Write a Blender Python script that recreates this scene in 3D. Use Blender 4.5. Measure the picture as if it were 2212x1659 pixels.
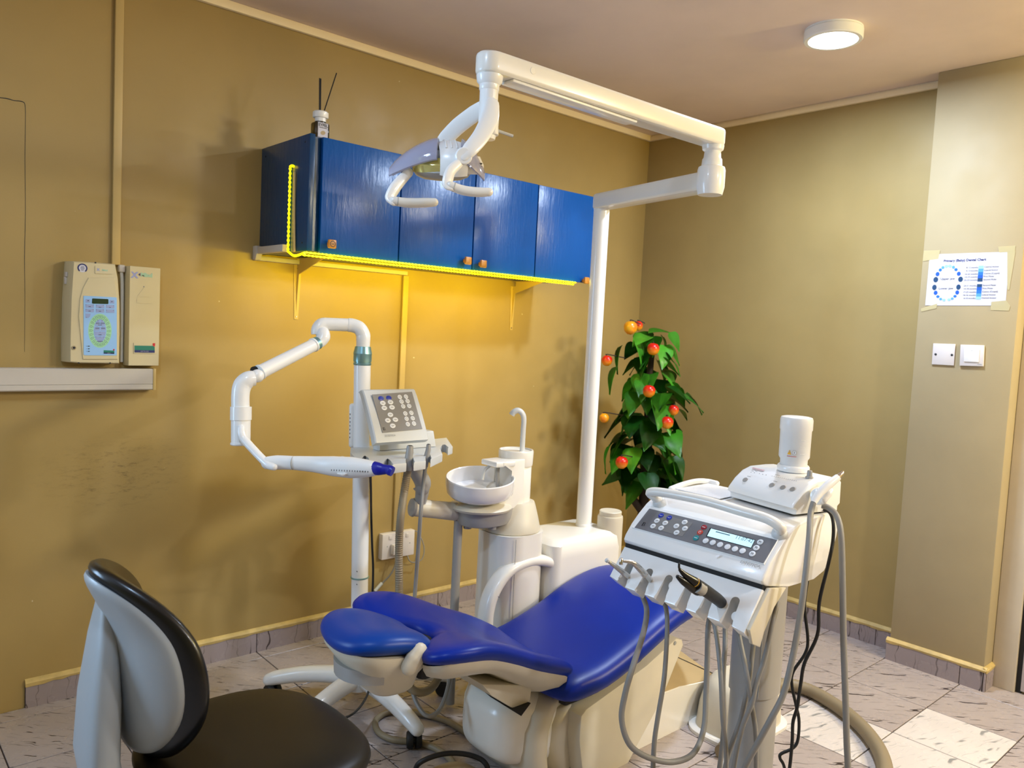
import bpy, bmesh, math, random
from mathutils import Vector as V, Matrix as Mx
random.seed(7)
S = bpy.context.scene
C = S.collection
PI = math.pi
for o in list(bpy.data.objects):
    bpy.data.objects.remove(o)

# ---------------------------------------------------------------- camera
FPX, YAW, PIT, ROL = 1687.3, 0.843196, 0.0691946, 0.0501079
CAM = V((-3.99952, -3.28238, 1.5))
def cam_basis():
    f = V((math.cos(YAW)*math.cos(PIT), math.sin(YAW)*math.cos(PIT), -math.sin(PIT)))
    r = V((math.sin(YAW), -math.cos(YAW), 0))
    u = r.cross(f)
    return (math.cos(ROL)*r+math.sin(ROL)*u, -math.sin(ROL)*r+math.cos(ROL)*u, f)
CR, CU, CF = cam_basis()
cd = bpy.data.cameras.new('camera')
cd.sensor_fit = 'HORIZONTAL'; cd.sensor_width = 36; cd.lens = FPX/2212*36
cd.clip_start = 0.05
cam = bpy.data.objects.new('camera', cd); C.objects.link(cam)
m3 = Mx((CR, CU, -CF)).transposed()
cam.matrix_world = Mx.Translation(CAM) @ m3.to_4x4()
S.camera = cam
cd.dof.use_dof = True; cd.dof.focus_distance = 2.35; cd.dof.aperture_fstop = 5.0

# ---------------------------------------------------------------- world, lamps, exposure
w = bpy.data.worlds.new('world'); S.world = w; w.use_nodes = True
bg = w.node_tree.nodes['Background']
bg.inputs[0].default_value = (0.9, 0.86, 0.8, 1); bg.inputs[1].default_value = 0.05
S.view_settings.view_transform = 'Standard'; S.view_settings.look = 'None'
S.view_settings.gamma = 1; S.view_settings.use_curve_mapping = False
S.view_settings.exposure = 0.42
def area(name, loc, to, size, power, col, shape='DISK', sy=None):
    l = bpy.data.lights.new(name, 'AREA'); l.shape = shape; l.size = size
    if sy: l.size_y = sy
    l.energy = power; l.color = col
    o = bpy.data.objects.new(name, l); C.objects.link(o)
    o.location = loc; d = V(to)-V(loc)
    o.rotation_euler = d.to_track_quat('-Z', 'Y').to_euler()
    return o
area('ceiling_lamp_light', (-0.905, -1.662, 2.732), (-0.905, -1.662, 0), 0.18, 36, (0.66, 0.79, 1.0))
area('ceiling_lamp_light', (-3.9, -2.0, 2.74), (-3.9, -2.0, 0), 0.18, 15, (0.52, 0.73, 1.0))
area('ceiling_lamp_light', (-1.6, -4.3, 2.74), (-1.6, -4.3, 0), 0.18, 36, (0.98, 0.97, 1.0))
area('ceiling_lamp_light', (-0.15, -4.65, 2.55), (-0.6, -3.6, 1.2), 0.4, 48, (1.0, 0.97, 0.93))
area('cabinet_led_light', (-1.82, -0.415, 1.757), (-1.82, 0.385, 1.157), 1.5, 6.3, (1.0, 0.72, 0.0), 'RECTANGLE', 0.02)
area('window_daylight', (-5.65, -0.03, 1.6), (-5.65, -3, 1.6), 1.64, 95, (0.46, 0.70, 1.0), 'RECTANGLE', 1.3)
pl_ = bpy.data.lights.new('warm_wall_lamp', 'POINT'); pl_.energy = 46; pl_.color = (1.0, 0.78, 0.02); pl_.shadow_soft_size = 0.12
po = bpy.data.objects.new('warm_wall_lamp', pl_); C.objects.link(po); po.location = (-0.45, -3.75, 2.35)

# ---------------------------------------------------------------- helpers
def at(u, v, d):
    """a point on the sight line of photo pixel (u, v) at depth d"""
    return CAM + d*(CF + ((u-1106)/FPX)*CR - ((v-829.5)/FPX)*CU)
def on(u, v, ax, val):
    r = at(u, v, 1)-CAM; i = 'xyz'.index(ax)
    return CAM + r*((val-CAM[i])/r[i])
def onp(u, v, p0, n):
    r = at(u, v, 1)-CAM
    return CAM + r*((p0-CAM).dot(n)/r.dot(n))
def lin(c):
    c = c/255
    return c/12.92 if c <= 0.04045 else ((c+0.055)/1.055)**2.4
def rgb(*c): return (lin(c[0]), lin(c[1]), lin(c[2]), 1)

WL = {}
def link(o, parent=None):
    C.objects.link(o)
    if parent is not None: o.parent = parent
def obj(name, bm, mat, parent=None, ang=38, stuff=False, label=None):
    bmesh.ops.recalc_face_normals(bm, faces=bm.faces)
    me = bpy.data.meshes.new(name)
    cs = [v.co for v in bm.verts]
    lo = V((min(c[i] for c in cs) for i in range(3))); hi = V((max(c[i] for c in cs) for i in range(3)))
    c = (lo+hi)/2
    if parent is None: c.z = lo.z
    for v in bm.verts: v.co = v.co-c
    bm.to_mesh(me); bm.free()
    me.shade_smooth(); me.set_sharp_from_angle(angle=math.radians(ang))
    me.materials.append(mat)
    o = bpy.data.objects.new(name, me); link(o, parent)
    o.location = c-(WL[parent] if parent is not None else V((0, 0, 0)))
    WL[o] = c
    if stuff: o['kind'] = 'stuff'
    if label: o['label'] = label
    return o
def tag(o, label, cat, group=None):
    o['label'] = label; o['category'] = cat
    if group: o['group'] = group
    return o
def thing(name, label, cat, loc, group=None):
    o = bpy.data.objects.new(name, None); link(o)
    o.location = loc; WL[o] = V(loc); o.empty_display_size = 0.05
    return tag(o, label, cat, group)
def struct(name, bm, mat, parent=None, ang=30):
    o = obj(name, bm, mat, parent, ang)
    o['kind'] = 'structure'
    return o
def BM(): return bmesh.new()
def box(bm, lo, hi, bev=0.0, seg=2, mx=None):
    lo, hi = V(lo), V(hi)
    r = bmesh.ops.create_cube(bm, size=1)
    vs = r['verts']
    for v in vs:
        v.co = V(((lo[i]+hi[i])/2+v.co[i]*(hi[i]-lo[i]) for i in range(3)))
    if bev > 0:
        es = list({e for v in vs for e in v.link_edges})
        rb = bmesh.ops.bevel(bm, geom=es, offset=bev, segments=seg, profile=0.5, affect='EDGES')
        vs = list({v for f in rb['faces'] for v in f.verts} | {v for v in vs if v.is_valid})
    if mx is not None:
        for v in vs: v.co = mx @ v.co
    return vs
def smooth_path(pts, n=6):
    pts = [V(p) for p in pts]
    if len(pts) < 3: return pts
    out = []
    P = [2*pts[0]-pts[1]]+pts+[2*pts[-1]-pts[-2]]
    for i in range(1, len(P)-2):
        for k in range(n):
            t = k/n
            a, b, c, d = P[i-1], P[i], P[i+1], P[i+2]
            out.append(0.5*((2*b)+(c-a)*t+(2*a-5*b+4*c-d)*t*t+(3*b-a-3*c+d)*t**3))
    out.append(pts[-1])
    return out
def loft(bm, loops, cap=True, closed=False):
    rows = [[bm.verts.new(p) for p in L] for L in loops]
    n = len(rows[0]); R = len(rows)
    for i in range(R if closed else R-1):
        a, b = rows[i], rows[(i+1) % R]
        for k in range(n):
            try: bm.faces.new((a[k], a[(k+1) % n], b[(k+1) % n], b[k]))
            except ValueError: pass
    if cap and not closed:
        for L in (rows[0], rows[-1]):
            try: bm.faces.new(L)
            except ValueError: pass
def tube(bm, pts, r, n=12, sm=6, flat=None, round_ends=False, up=None):
    """swept tube; r a number or a list along the control points; flat scales the section's second axis"""
    ctrl = [V(p) for p in pts]
    path = smooth_path(ctrl, sm) if sm else ctrl
    if isinstance(r, (list, tuple)):
        rr = []
        for i in range(len(path)):
            t = i/(len(path)-1)*(len(r)-1); k = min(int(t), len(r)-2); f = t-k
            rr.append(r[k]*(1-f)+r[k+1]*f)
    else: rr = [r]*len(path)
    loops = []; prev = None
    for i, p in enumerate(path):
        d = (path[min(i+1, len(path)-1)]-path[max(i-1, 0)])
        d = d.normalized() if d.length > 1e-9 else V((0, 0, 1))
        if prev is None:
            a = V(up) if up is not None else (V((0, 0, 1)) if abs(d.z) < 0.9 else V((1, 0, 0)))
        else: a = prev
        a = (a-d*a.dot(d)).normalized(); b = d.cross(a); prev = a
        fl = 1 if flat is None else flat
        loops.append([p+rr[i]*(a*math.cos(2*PI*k/n)+b*math.sin(2*PI*k/n)*fl) for k in range(n)])
    if round_ends:
        def endcap(i, j):
            d = (path[i]-path[j]).normalized(); L = loops[i]; c = path[i]; e = []
            for q in (0.45, 0.8, 0.97):
                s = math.sqrt(1-q*q)
                e.append([c+(pp-c)*s+d*rr[i]*q*(1 if flat is None or flat < 1 else 1) for pp in L])
            return e
        loops = list(reversed(endcap(0, 1)))+loops+endcap(-1, -2)
    loft(bm, loops)
def ribbed(bm, pts, r, pitch=0.006, depth=0.12, n=10):
    path = smooth_path(pts, 16)
    # resample evenly
    L = [0]
    for i in range(1, len(path)): L.append(L[-1]+(path[i]-path[i-1]).length)
    N = max(8, int(L[-1]/pitch*2)); N = min(N, 420)
    out = []; j = 0
    for i in range(N+1):
        s = L[-1]*i/N
        while j < len(L)-2 and L[j+1] < s: j += 1
        t = (s-L[j])/max(1e-9, L[j+1]-L[j])
        out.append(path[j].lerp(path[j+1], min(1, max(0, t))))
    rr = [r*(1-(depth if i % 2 else 0)) for i in range(N+1)]
    tube(bm, out, rr, n=n, sm=0)
def lathe(bm, prof, c, axis=(0, 0, 1), n=32, cap=True):
    ax = V(axis).normalized()
    a = V((1, 0, 0)) if abs(ax.x) < 0.9 else V((0, 1, 0))
    a = (a-ax*a.dot(ax)).normalized(); b = ax.cross(a); c = V(c)
    loops = [[c+ax*z+max(r, 1e-4)*(a*math.cos(2*PI*k/n)+b*math.sin(2*PI*k/n)) for k in range(n)] for r, z in prof]
    loft(bm, loops, cap)
def prism(bm, pts, ext, bev=0, seg=2):
    """polygon pts (3D, planar) extruded by vector ext"""
    pts = [V(p) for p in pts]; ext = V(ext)
    a = [bm.verts.new(p) for p in pts]; b = [bm.verts.new(p+ext) for p in pts]
    n = len(pts); fs = [bm.faces.new(a), bm.faces.new(list(reversed(b)))]
    for k in range(n): fs.append(bm.faces.new((a[(k+1) % n], a[k], b[k], b[(k+1) % n])))
    if bev:
        es = list({e for f in fs[:2] for e in f.edges})
        bmesh.ops.bevel(bm, geom=es, offset=bev, segments=seg, profile=0.5, affect='EDGES')
def disc(bm, c, nrm, r, h=0.0015, n=20, sx=None):
    lathe(bm, [(r, 0), (r, h*0.6), (r*0.9, h)], c, nrm, n)
def flatdisc(bm, c, ex, ey, rx, ry, n=24):
    c = V(c); ex = V(ex); ey = V(ey)
    bm.faces.new([bm.verts.new(c+ex*rx*math.cos(2*PI*k/n)+ey*ry*math.sin(2*PI*k/n)) for k in range(n)])
def ringstrip(bm, c, ex, ey, r1, r2, n=48, a0=0, a1=2*PI):
    c = V(c); ex = V(ex); ey = V(ey); prev = None
    for k in range(n+1):
        t = a0+(a1-a0)*k/n
        q = [bm.verts.new(c+ex*r[0]*math.cos(t)+ey*r[1]*math.sin(t)) for r in (r1, r2)]
        if prev: bm.faces.new((prev[0], prev[1], q[1], q[0]))
        prev = q
def quad(bm, pts): bm.faces.new([bm.verts.new(V(p)) for p in pts])
def slab(bm, o, ex, ey, x0, x1, y0, y1, h=0.001, n=None):
    """thin raised rectangle on a plane with origin o and axes ex, ey"""
    o, ex, ey = V(o), V(ex), V(ey); nn = n if n is not None else ex.cross(ey).normalized()
    prism(bm, [o+ex*x0+ey*y0, o+ex*x1+ey*y0, o+ex*x1+ey*y1, o+ex*x0+ey*y1], nn*h)
def ball(bm, c, r, sx=1, sy=1, sz=1, n=16):
    res = bmesh.ops.create_uvsphere(bm, u_segments=n, v_segments=max(6, n//2+2), radius=r)
    for v in res['verts']: v.co = V((v.co.x*sx, v.co.y*sy, v.co.z*sz))+V(c)
def pad(bm, outline, surf, tt, tb, e=5, n=72, rings=(0.25, 0.45, 0.6, 0.72, 0.82, 0.9, 0.95, 0.985, 1.0), center=(0, 0)):
    """pillow: outline(theta)->(a,b) round center, surf(a,b)->(point, normal), tt/tb thickness up/down"""
    def h(r): return max(0.0, 1-r**e)**0.5
    ol = [outline(2*PI*k/n) for k in range(n)]
    def P(r, k, t):
        a = center[0]+(ol[k][0]-center[0])*r; b = center[1]+(ol[k][1]-center[1])*r
        p, nn = surf(a, b)
        return p+nn*t*h(r)
    loops = [[P(r, k, tt) for k in range(n)] for r in rings]
    loops += [[P(r, k, -tb) for k in range(n)] for r in reversed(rings[:-1])]
    loft(bm, loops)
def closed_curve(ctrl):
    """closed Catmull-Rom through ctrl -> polar function about its mean handled by index"""
    ctrl = [V((c[0], c[1], 0)) for c in ctrl]; m = len(ctrl)
    def f(th):
        t = (th/(2*PI)*m) % m; i = int(t); t -= i
        a, b, c, d = (ctrl[(i+j-1) % m] for j in range(4))
        q = 0.5*((2*b)+(c-a)*t+(2*a-5*b+4*c-d)*t*t+(3*b-a-3*c+d)*t**3)
        return (q.x, q.y)
    return f
def superell(cx, cy, rx, ry, p=2.6):
    def f(th):
        c, s = math.cos(th), math.sin(th)
        return (cx+rx*math.copysign(abs(c)**(2/p), c), cy+ry*math.copysign(abs(s)**(2/p), s))
    return f
def text(bm, s, size, o, ex, ey, align='LEFT', off=0.0008, bold=0.0, ext=0.0):
    cu = bpy.data.curves.new('t', 'FONT'); cu.body = s; cu.size = size; cu.align_x = align; cu.align_y = 'CENTER'
    cu.offset = bold; cu.resolution_u = 2; cu.extrude = ext
    ob = bpy.data.objects.new('t', cu); C.objects.link(ob)
    dg = bpy.context.evaluated_depsgraph_get()
    me = bpy.data.meshes.new_from_object(ob.evaluated_get(dg))
    o, ex, ey = V(o), V(ex), V(ey); nn = ex.cross(ey).normalized()
    vs = [bm.verts.new(o+ex*v.co.x+ey*v.co.y+nn*(off+v.co.z)) for v in me.vertices]
    for p in me.polygons:
        try: bm.faces.new([vs[i] for i in p.vertices])
        except ValueError: pass
    bpy.data.objects.remove(ob); bpy.data.curves.remove(cu); bpy.data.meshes.remove(me)
def dup(root, name=None):
    def cp(o, par):
        c = o.copy(); link(c, par)
        WL[c] = WL.get(o, V((0, 0, 0)))
        for ch in [x for x in o.children if x is not c]: cp(ch, c)
        return c
    return cp(root, None)

# ---------------------------------------------------------------- materials
def mat(name, col, rough=0.5, metal=0.0, coat=0.0, bump=0.0, bs=40.0, var=0.0, vs=3.0, emit=None, es=0.0, trans=0.0, spec=0.5, alpha=1.0, col2=None, sss=0.0, bdist=0.002):
    m = bpy.data.materials.new(name); m.use_nodes = True
    nt = m.node_tree; b = nt.nodes['Principled BSDF']; L = nt.links.new
    c = rgb(*col) if max(col) > 1 or len(col) == 3 else col
    b.inputs['Base Color'].default_value = c
    b.inputs['Roughness'].default_value = rough; b.inputs['Metallic'].default_value = metal
    b.inputs['Coat Weight'].default_value = coat; b.inputs['Coat Roughness'].default_value = 0.08
    b.inputs['Specular IOR Level'].default_value = spec
    b.inputs['Transmission Weight'].default_value = trans
    b.inputs['Alpha'].default_value = alpha
    if emit:
        b.inputs['Emission Color'].default_value = rgb(*emit); b.inputs['Emission Strength'].default_value = es
    tc = nt.nodes.new('ShaderNodeNewGeometry')
    if var or col2:
        nz = nt.nodes.new('ShaderNodeTexNoise'); nz.inputs['Scale'].default_value = vs; nz.inputs['Detail'].default_value = 4
        L(tc.outputs['Position'], nz.inputs['Vector'])
        mx = nt.nodes.new('ShaderNodeMix'); mx.data_type = 'RGBA'
        c2 = rgb(*col2) if col2 else (c[0]*(1-var), c[1]*(1-var), c[2]*(1-var), 1)
        mx.inputs[6].default_value = c; mx.inputs[7].default_value = c2
        cr = nt.nodes.new('ShaderNodeMapRange'); cr.inputs[1].default_value = 0.35; cr.inputs[2].default_value = 0.7
        L(nz.outputs['Fac'], cr.inputs[0]); L(cr.outputs[0], mx.inputs[0]); L(mx.outputs[2], b.inputs['Base Color'])
    if bump:
        n2 = nt.nodes.new('ShaderNodeTexNoise'); n2.inputs['Scale'].default_value = bs; n2.inputs['Detail'].default_value = 3
        L(tc.outputs['Position'], n2.inputs['Vector'])
        bp = nt.nodes.new('ShaderNodeBump'); bp.inputs['Strength'].default_value = bump; bp.inputs['Distance'].default_value = bdist
        L(n2.outputs['Fac'], bp.inputs['Height']); L(bp.outputs[0], b.inputs['Normal'])
    return m
K = {}
K['white'] = mat('white plastic', (236, 236, 234), 0.28, coat=0.3)
K['unit'] = mat('unit white lacquer', (232, 229, 221), 0.3, coat=0.2, var=0.04)
K['stoolgrey'] = mat('stool grey plastic', (150, 155, 158), 0.42, coat=0.1)
K['cream'] = mat('cream plastic', (212, 204, 184), 0.42, var=0.08, vs=6)
K['greyplastic'] = mat('light grey plastic', (200, 203, 203), 0.4)
K['greymetal'] = mat('grey lacquered aluminium', (158, 156, 152), 0.38, metal=0.15)
K['steel'] = mat('brushed steel', (190, 188, 184), 0.25, metal=0.9)
K['chrome'] = mat('chrome', (215, 215, 215), 0.12, metal=1.0)
K['teal'] = mat('teal anodised collar', (140, 182, 188), 0.3, metal=0.75)
K['blue'] = mat('blue upholstery', (0, 38, 140), 0.36, coat=0.0, spec=0.24, bump=0.06, bs=900, bdist=0.0005, var=0.1, vs=5)
K['bluehead'] = mat('slate blue headrest vinyl', (2, 56, 140), 0.36, coat=0.0, spec=0.26, bump=0.06, bs=900, bdist=0.0005)
K['black'] = mat('black vinyl', (10, 10, 10), 0.3, coat=0.1, spec=0.4, bump=0.05, bs=700, bdist=0.0005)
K['brownblack'] = mat('worn black vinyl', (22, 18, 13), 0.42, coat=0.0, spec=0.3, bump=0.08, bs=700, bdist=0.0005, var=0.25, vs=9)
K['rubber'] = mat('black rubber', (16, 16, 16), 0.55)
K['blackmat'] = mat('matt black', (8, 8, 8), 0.6)
K['hose'] = mat('grey hose', (134, 132, 128), 0.5)
K['tanhose'] = mat('tan hose', (138, 124, 98), 0.5)
K['dark'] = mat('dark gap', (20, 18, 17), 0.7)
K['keypad'] = mat('grey keypad foil', (112, 112, 116), 0.4)
K['keypad2'] = mat('dark grey keypad foil', (128, 126, 124), 0.45)
K['btn'] = mat('white key', (226, 228, 230), 0.4)
K['btnblue'] = mat('blue key', (30, 52, 160), 0.35)
K['btnred'] = mat('red key', (150, 22, 38), 0.4)
K['btnorange'] = mat('orange red key', (196, 60, 40), 0.4)
K['btnteal'] = mat('teal key', (20, 134, 140), 0.4)
K['ink'] = mat('dark print', (40, 42, 48), 0.6)
K['greyink'] = mat('grey print', (150, 152, 152), 0.6)
K['lcd'] = mat('lit display', (190, 225, 235), 0.3, emit=(188, 226, 240), es=0.55)
K['wood'] = mat('orange wood knob', (212, 140, 44), 0.4, var=0.3, vs=60)
K['conduit'] = mat('painted conduit', (198, 172, 112), 0.5, var=0.08)
K['trunk'] = mat('white plastic trunking', (196, 190, 182), 0.45, var=0.05)
K['beige'] = mat('aged beige plastic', (206, 194, 158), 0.45, var=0.05)
K['ltblue'] = mat('pale blue membrane', (146, 194, 246), 0.4)
K['lilac'] = mat('lilac membrane key', (146, 164, 214), 0.4)
K['mint'] = mat('mint green membrane', (158, 216, 176), 0.4)
K['navy'] = mat('navy print', (28, 38, 104), 0.5)
K['greenlcd'] = mat('dark green display', (8, 52, 36), 0.15)
K['greentag'] = mat('green tag print', (16, 120, 104), 0.4)
K['red'] = mat('red print', (190, 26, 40), 0.5)
K['mintprint'] = mat('pale mint print', (164, 204, 180), 0.5)
K['lilacprint'] = mat('lilac print', (150, 156, 206), 0.5)
K['paper'] = mat('white paper', (208, 208, 222), 0.7, var=0.03)
K['tape'] = mat('yellowed clear tape', (214, 200, 150), 0.3, alpha=0.6)
for i, c in enumerate([(150, 196, 238), (84, 158, 228), (30, 112, 214), (12, 86, 190), (12, 62, 104)]):
    K['tooth%d' % i] = mat('chart blue', c, 0.6)
K['switch'] = mat('white switch plastic', (214, 208, 206), 0.35)
K['pole'] = mat('white pole lacquer', (238, 239, 240), 0.25, coat=0.3)
K['led'] = mat('lit yellow tape', (250, 220, 40), 0.4, emit=(255, 222, 0), es=8.0)
K['ledside'] = mat('lit yellow tape on the side', (250, 220, 40), 0.4, emit=(255, 218, 0), es=3.0)
K['ledoff'] = mat('tape backing', (214, 184, 120), 0.4)
K['lampglow'] = mat('lit lamp diffuser', (255, 255, 255), 0.4, emit=(250, 250, 255), es=7.0)
K['smoke'] = mat('smoky clear cover', (172, 174, 198), 0.08, alpha=0.62, coat=0.5)
K['reflector'] = mat('dichroic reflector', (214, 206, 130), 0.18, metal=0.75)
K['bottle'] = mat('translucent bottle', (244, 244, 244), 0.3, alpha=0.6)
K['water'] = mat('water', (214, 216, 218), 0.1, alpha=0.55)
K['leaf'] = mat('plastic leaf', (70, 150, 34), 0.36, var=0.4, vs=14)
K['leafdark'] = mat('dark plastic leaf', (36, 108, 28), 0.4, var=0.4, vs=14)
K['trunkdark'] = mat('dark brown stem', (46, 34, 26), 0.7)
K['ceramic'] = mat('glazed white ceramic', (236, 234, 232), 0.08, coat=0.6)
K['amber'] = mat('warning yellow', (236, 176, 30), 0.5)
K['tipblue'] = mat('royal blue plastic', (14, 22, 150), 0.35)
K['tan'] = mat('tan plastic cover', (178, 156, 116), 0.5, var=0.08, vs=8)
K['glassdark'] = mat('amber bottle glass', (70, 58, 24), 0.1, trans=0.5)
# ---------------------------------------------------------------- surface materials with their own patterns
def nodes(name):
    m = bpy.data.materials.new(name); m.use_nodes = True
    return m, m.node_tree, m.node_tree.nodes['Principled BSDF'], m.node_tree.links.new
def add(nt, t, **k):
    n = nt.nodes.new(t)
    for a, b in k.items(): setattr(n, a, b)
    return n
def noise(nt, L, vec, scale, detail=4, dist=0.0, rough=0.5):
    n = add(nt, 'ShaderNodeTexNoise'); n.inputs['Scale'].default_value = scale; n.inputs['Detail'].default_value = detail
    n.inputs['Distortion'].default_value = dist; n.inputs['Roughness'].default_value = rough
    L(vec, n.inputs['Vector']); return n.outputs['Fac']
def ramp(nt, L, x, a, b, lo=0.0, hi=1.0):
    n = add(nt, 'ShaderNodeMapRange'); n.interpolation_type = 'SMOOTHSTEP'
    for i, v in enumerate((a, b, lo, hi)): n.inputs[i+1].default_value = v
    L(x, n.inputs[0]); return n.outputs[0]
def math_(nt, L, op, a, b=None):
    n = add(nt, 'ShaderNodeMath', operation=op)
    for i, v in enumerate((a, b)):
        if v is None: continue
        if isinstance(v, (int, float)): n.inputs[i].default_value = v
        else: L(v, n.inputs[i])
    return n.outputs[0]
def mixc(nt, L, f, a, b):
    n = add(nt, 'ShaderNodeMix', data_type='RGBA')
    for i, v in ((0, f), (6, a), (7, b)):
        if isinstance(v, (int, float, tuple)): n.inputs[i].default_value = v
        else: L(v, n.inputs[i])
    return n.outputs[2]

def wall_mat(name, col, scuff=False, gloss=0.42):
    m, nt, b, L = nodes(name)
    g = add(nt, 'ShaderNodeNewGeometry').outputs['Position']
    c = rgb(*col)
    d = tuple(x*0.86 for x in c[:3])+(1,)
    base = mixc(nt, L, ramp(nt, L, noise(nt, L, g, 1.7, 5), 0.3, 0.75), c, d)
    if scuff:
        # scuffed patch of dirt on the left wall, and pale chips
        mp = add(nt, 'ShaderNodeMapping'); L(g, mp.inputs[0])
        mp.inputs['Location'].default_value = (3.12/0.36, 0, -0.86/0.20)
        mp.inputs['Scale'].default_value = (1/0.36, 0, 1/0.20)
        ln = add(nt, 'ShaderNodeVectorMath', operation='LENGTH'); L(mp.outputs[0], ln.inputs[0])
        near = ramp(nt, L, ln.outputs['Value'], 1.05, 0.1)
        mp2 = add(nt, 'ShaderNodeMapping'); L(g, mp2.inputs[0]); mp2.inputs['Scale'].default_value = (1.0, 1, 3.2)
        mp2.inputs['Rotation'].default_value = (0, 0.35, 0)
        s1 = ramp(nt, L, noise(nt, L, mp2.outputs[0], 17, 9, 0.15, 0.8), 0.48, 0.72)
        dirt = math_(nt, L, 'MULTIPLY', math_(nt, L, 'MULTIPLY', near, s1), 0.6)
        base = mixc(nt, L, dirt, base, rgb(58, 50, 36))
        chip = ramp(nt, L, noise(nt, L, g, 26, 1), 0.80, 0.83)
        base = mixc(nt, L, chip, base, rgb(216, 206, 176))
    L(base, b.inputs['Base Color'])
    r = ramp(nt, L, noise(nt, L, g, 5, 4), 0.3, 0.7, gloss-0.06, gloss+0.12); L(r, b.inputs['Roughness'])
    bp = add(nt, 'ShaderNodeBump'); bp.inputs['Strength'].default_value = 0.25; bp.inputs['Distance'].default_value = 0.004
    h = math_(nt, L, 'ADD', noise(nt, L, g, 6, 4), math_(nt, L, 'MULTIPLY', noise(nt, L, g, 140, 2), 0.12))
    L(h, bp.inputs['Height']); L(bp.outputs[0], b.inputs['Normal']); b.inputs['Specular IOR Level'].default_value = 0.35
    return m
K['wall'] = wall_mat('ochre gloss wall paint', (171, 146, 90), True)
K['wallback'] = wall_mat('ochre wall paint, back', (172, 150, 97))
K['wallpil'] = wall_mat('cream pillar paint', (174, 158, 122), False, 0.62)
K['ceil'] = wall_mat('ceiling paint', (234, 214, 204), False, 0.6)
K['cornice'] = mat('cream cornice paint', (246, 228, 192), 0.5)
K['ledge'] = mat('yellowed skirting paint', (204, 178, 112), 0.5, bump=0.5, bs=60, var=0.25, vs=25)
K['door'] = mat('white door', (196, 186, 182), 0.45, var=0.05)
K['doorframe'] = mat('off white door frame', (206, 194, 172), 0.45, var=0.1, vs=6)
K['grout'] = mat('dark brown grout', (70, 56, 48), 0.9)

def tile_mat(name, col, vein, bold):
    m, nt, b, L = nodes(name)
    tc = add(nt, 'ShaderNodeTexCoord').outputs['Object']
    inf = add(nt, 'ShaderNodeObjectInfo').outputs['Random']
    g = add(nt, 'ShaderNodeNewGeometry').outputs['Position']
    off = add(nt, 'ShaderNodeCombineXYZ')
    q = math_(nt, L, 'MULTIPLY', math_(nt, L, 'FLOOR', math_(nt, L, 'MULTIPLY', inf, 3)), 3.7)
    L(q, off.inputs[0]); L(q, off.inputs[2])
    va = add(nt, 'ShaderNodeVectorMath', operation='ADD'); L(tc, va.inputs[0]); L(off.outputs[0], va.inputs[1])
    wob = add(nt, 'ShaderNodeTexNoise'); wob.inputs['Scale'].default_value = 16; wob.inputs['Detail'].default_value = 1; L(va.outputs[0], wob.inputs['Vector'])
    ws = add(nt, 'ShaderNodeVectorMath', operation='MULTIPLY_ADD'); L(wob.outputs['Color'], ws.inputs[0]); ws.inputs[1].default_value = (0.035, 0.035, 0); L(va.outputs[0], ws.inputs[2])
    rt = add(nt, 'ShaderNodeMapping'); L(ws.outputs[0], rt.inputs[0]); rt.inputs['Rotation'].default_value = (0, 0, 0.80 if not bold else 0.25)
    mp = add(nt, 'ShaderNodeMapping'); L(rt.outputs[0], mp.inputs[0])
    mp.inputs['Scale'].default_value = (11, 95, 1) if not bold else (9, 42, 1)
    n1 = noise(nt, L, mp.outputs[0], 1.0, 1, 0.0)
    line = ramp(nt, L, n1, 0.63, 0.68) if not bold else ramp(nt, L, n1, 0.60, 0.72)
    mask = ramp(nt, L, noise(nt, L, va.outputs[0], 5, 1), 0.42, 0.52)
    mp2 = add(nt, 'ShaderNodeMapping'); L(rt.outputs[0], mp2.inputs[0]); mp2.inputs['Scale'].default_value = (7, 190, 1); mp2.inputs['Location'].default_value = (3, 5, 0)
    fine = math_(nt, L, 'MULTIPLY', ramp(nt, L, noise(nt, L, mp2.outputs[0], 1.0, 1, 0.0), 0.65, 0.71), 0.6)
    f = math_(nt, L, 'MAXIMUM', math_(nt, L, 'MULTIPLY', line, mask), fine)
    f = math_(nt, L, 'MULTIPLY', f, 0.95 if not bold else 0.7)
    c = rgb(*col); d = tuple(x*0.9 for x in c[:3])+(1,)
    base = mixc(nt, L, ramp(nt, L, noise(nt, L, g, 2.2, 4), 0.3, 0.7), c, d)
    base = mixc(nt, L, f, base, rgb(*vein))
    L(base, b.inputs['Base Color'])
    b.inputs['Roughness'].default_value = 0.22
    r = ramp(nt, L, noise(nt, L, g, 12, 4), 0.3, 0.7, 0.18, 0.36); L(r, b.inputs['Roughness'])
    return m
K['tile'] = tile_mat('grey pink veined tile', (170, 158, 153), (44, 35, 36), False)
K['tilewhite'] = tile_mat('white bold veined tile', (214, 206, 200), (84, 92, 96), True)
K['skirt'] = tile_mat('grey skirting tile', (156, 144, 146), (66, 56, 56), False)

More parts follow.
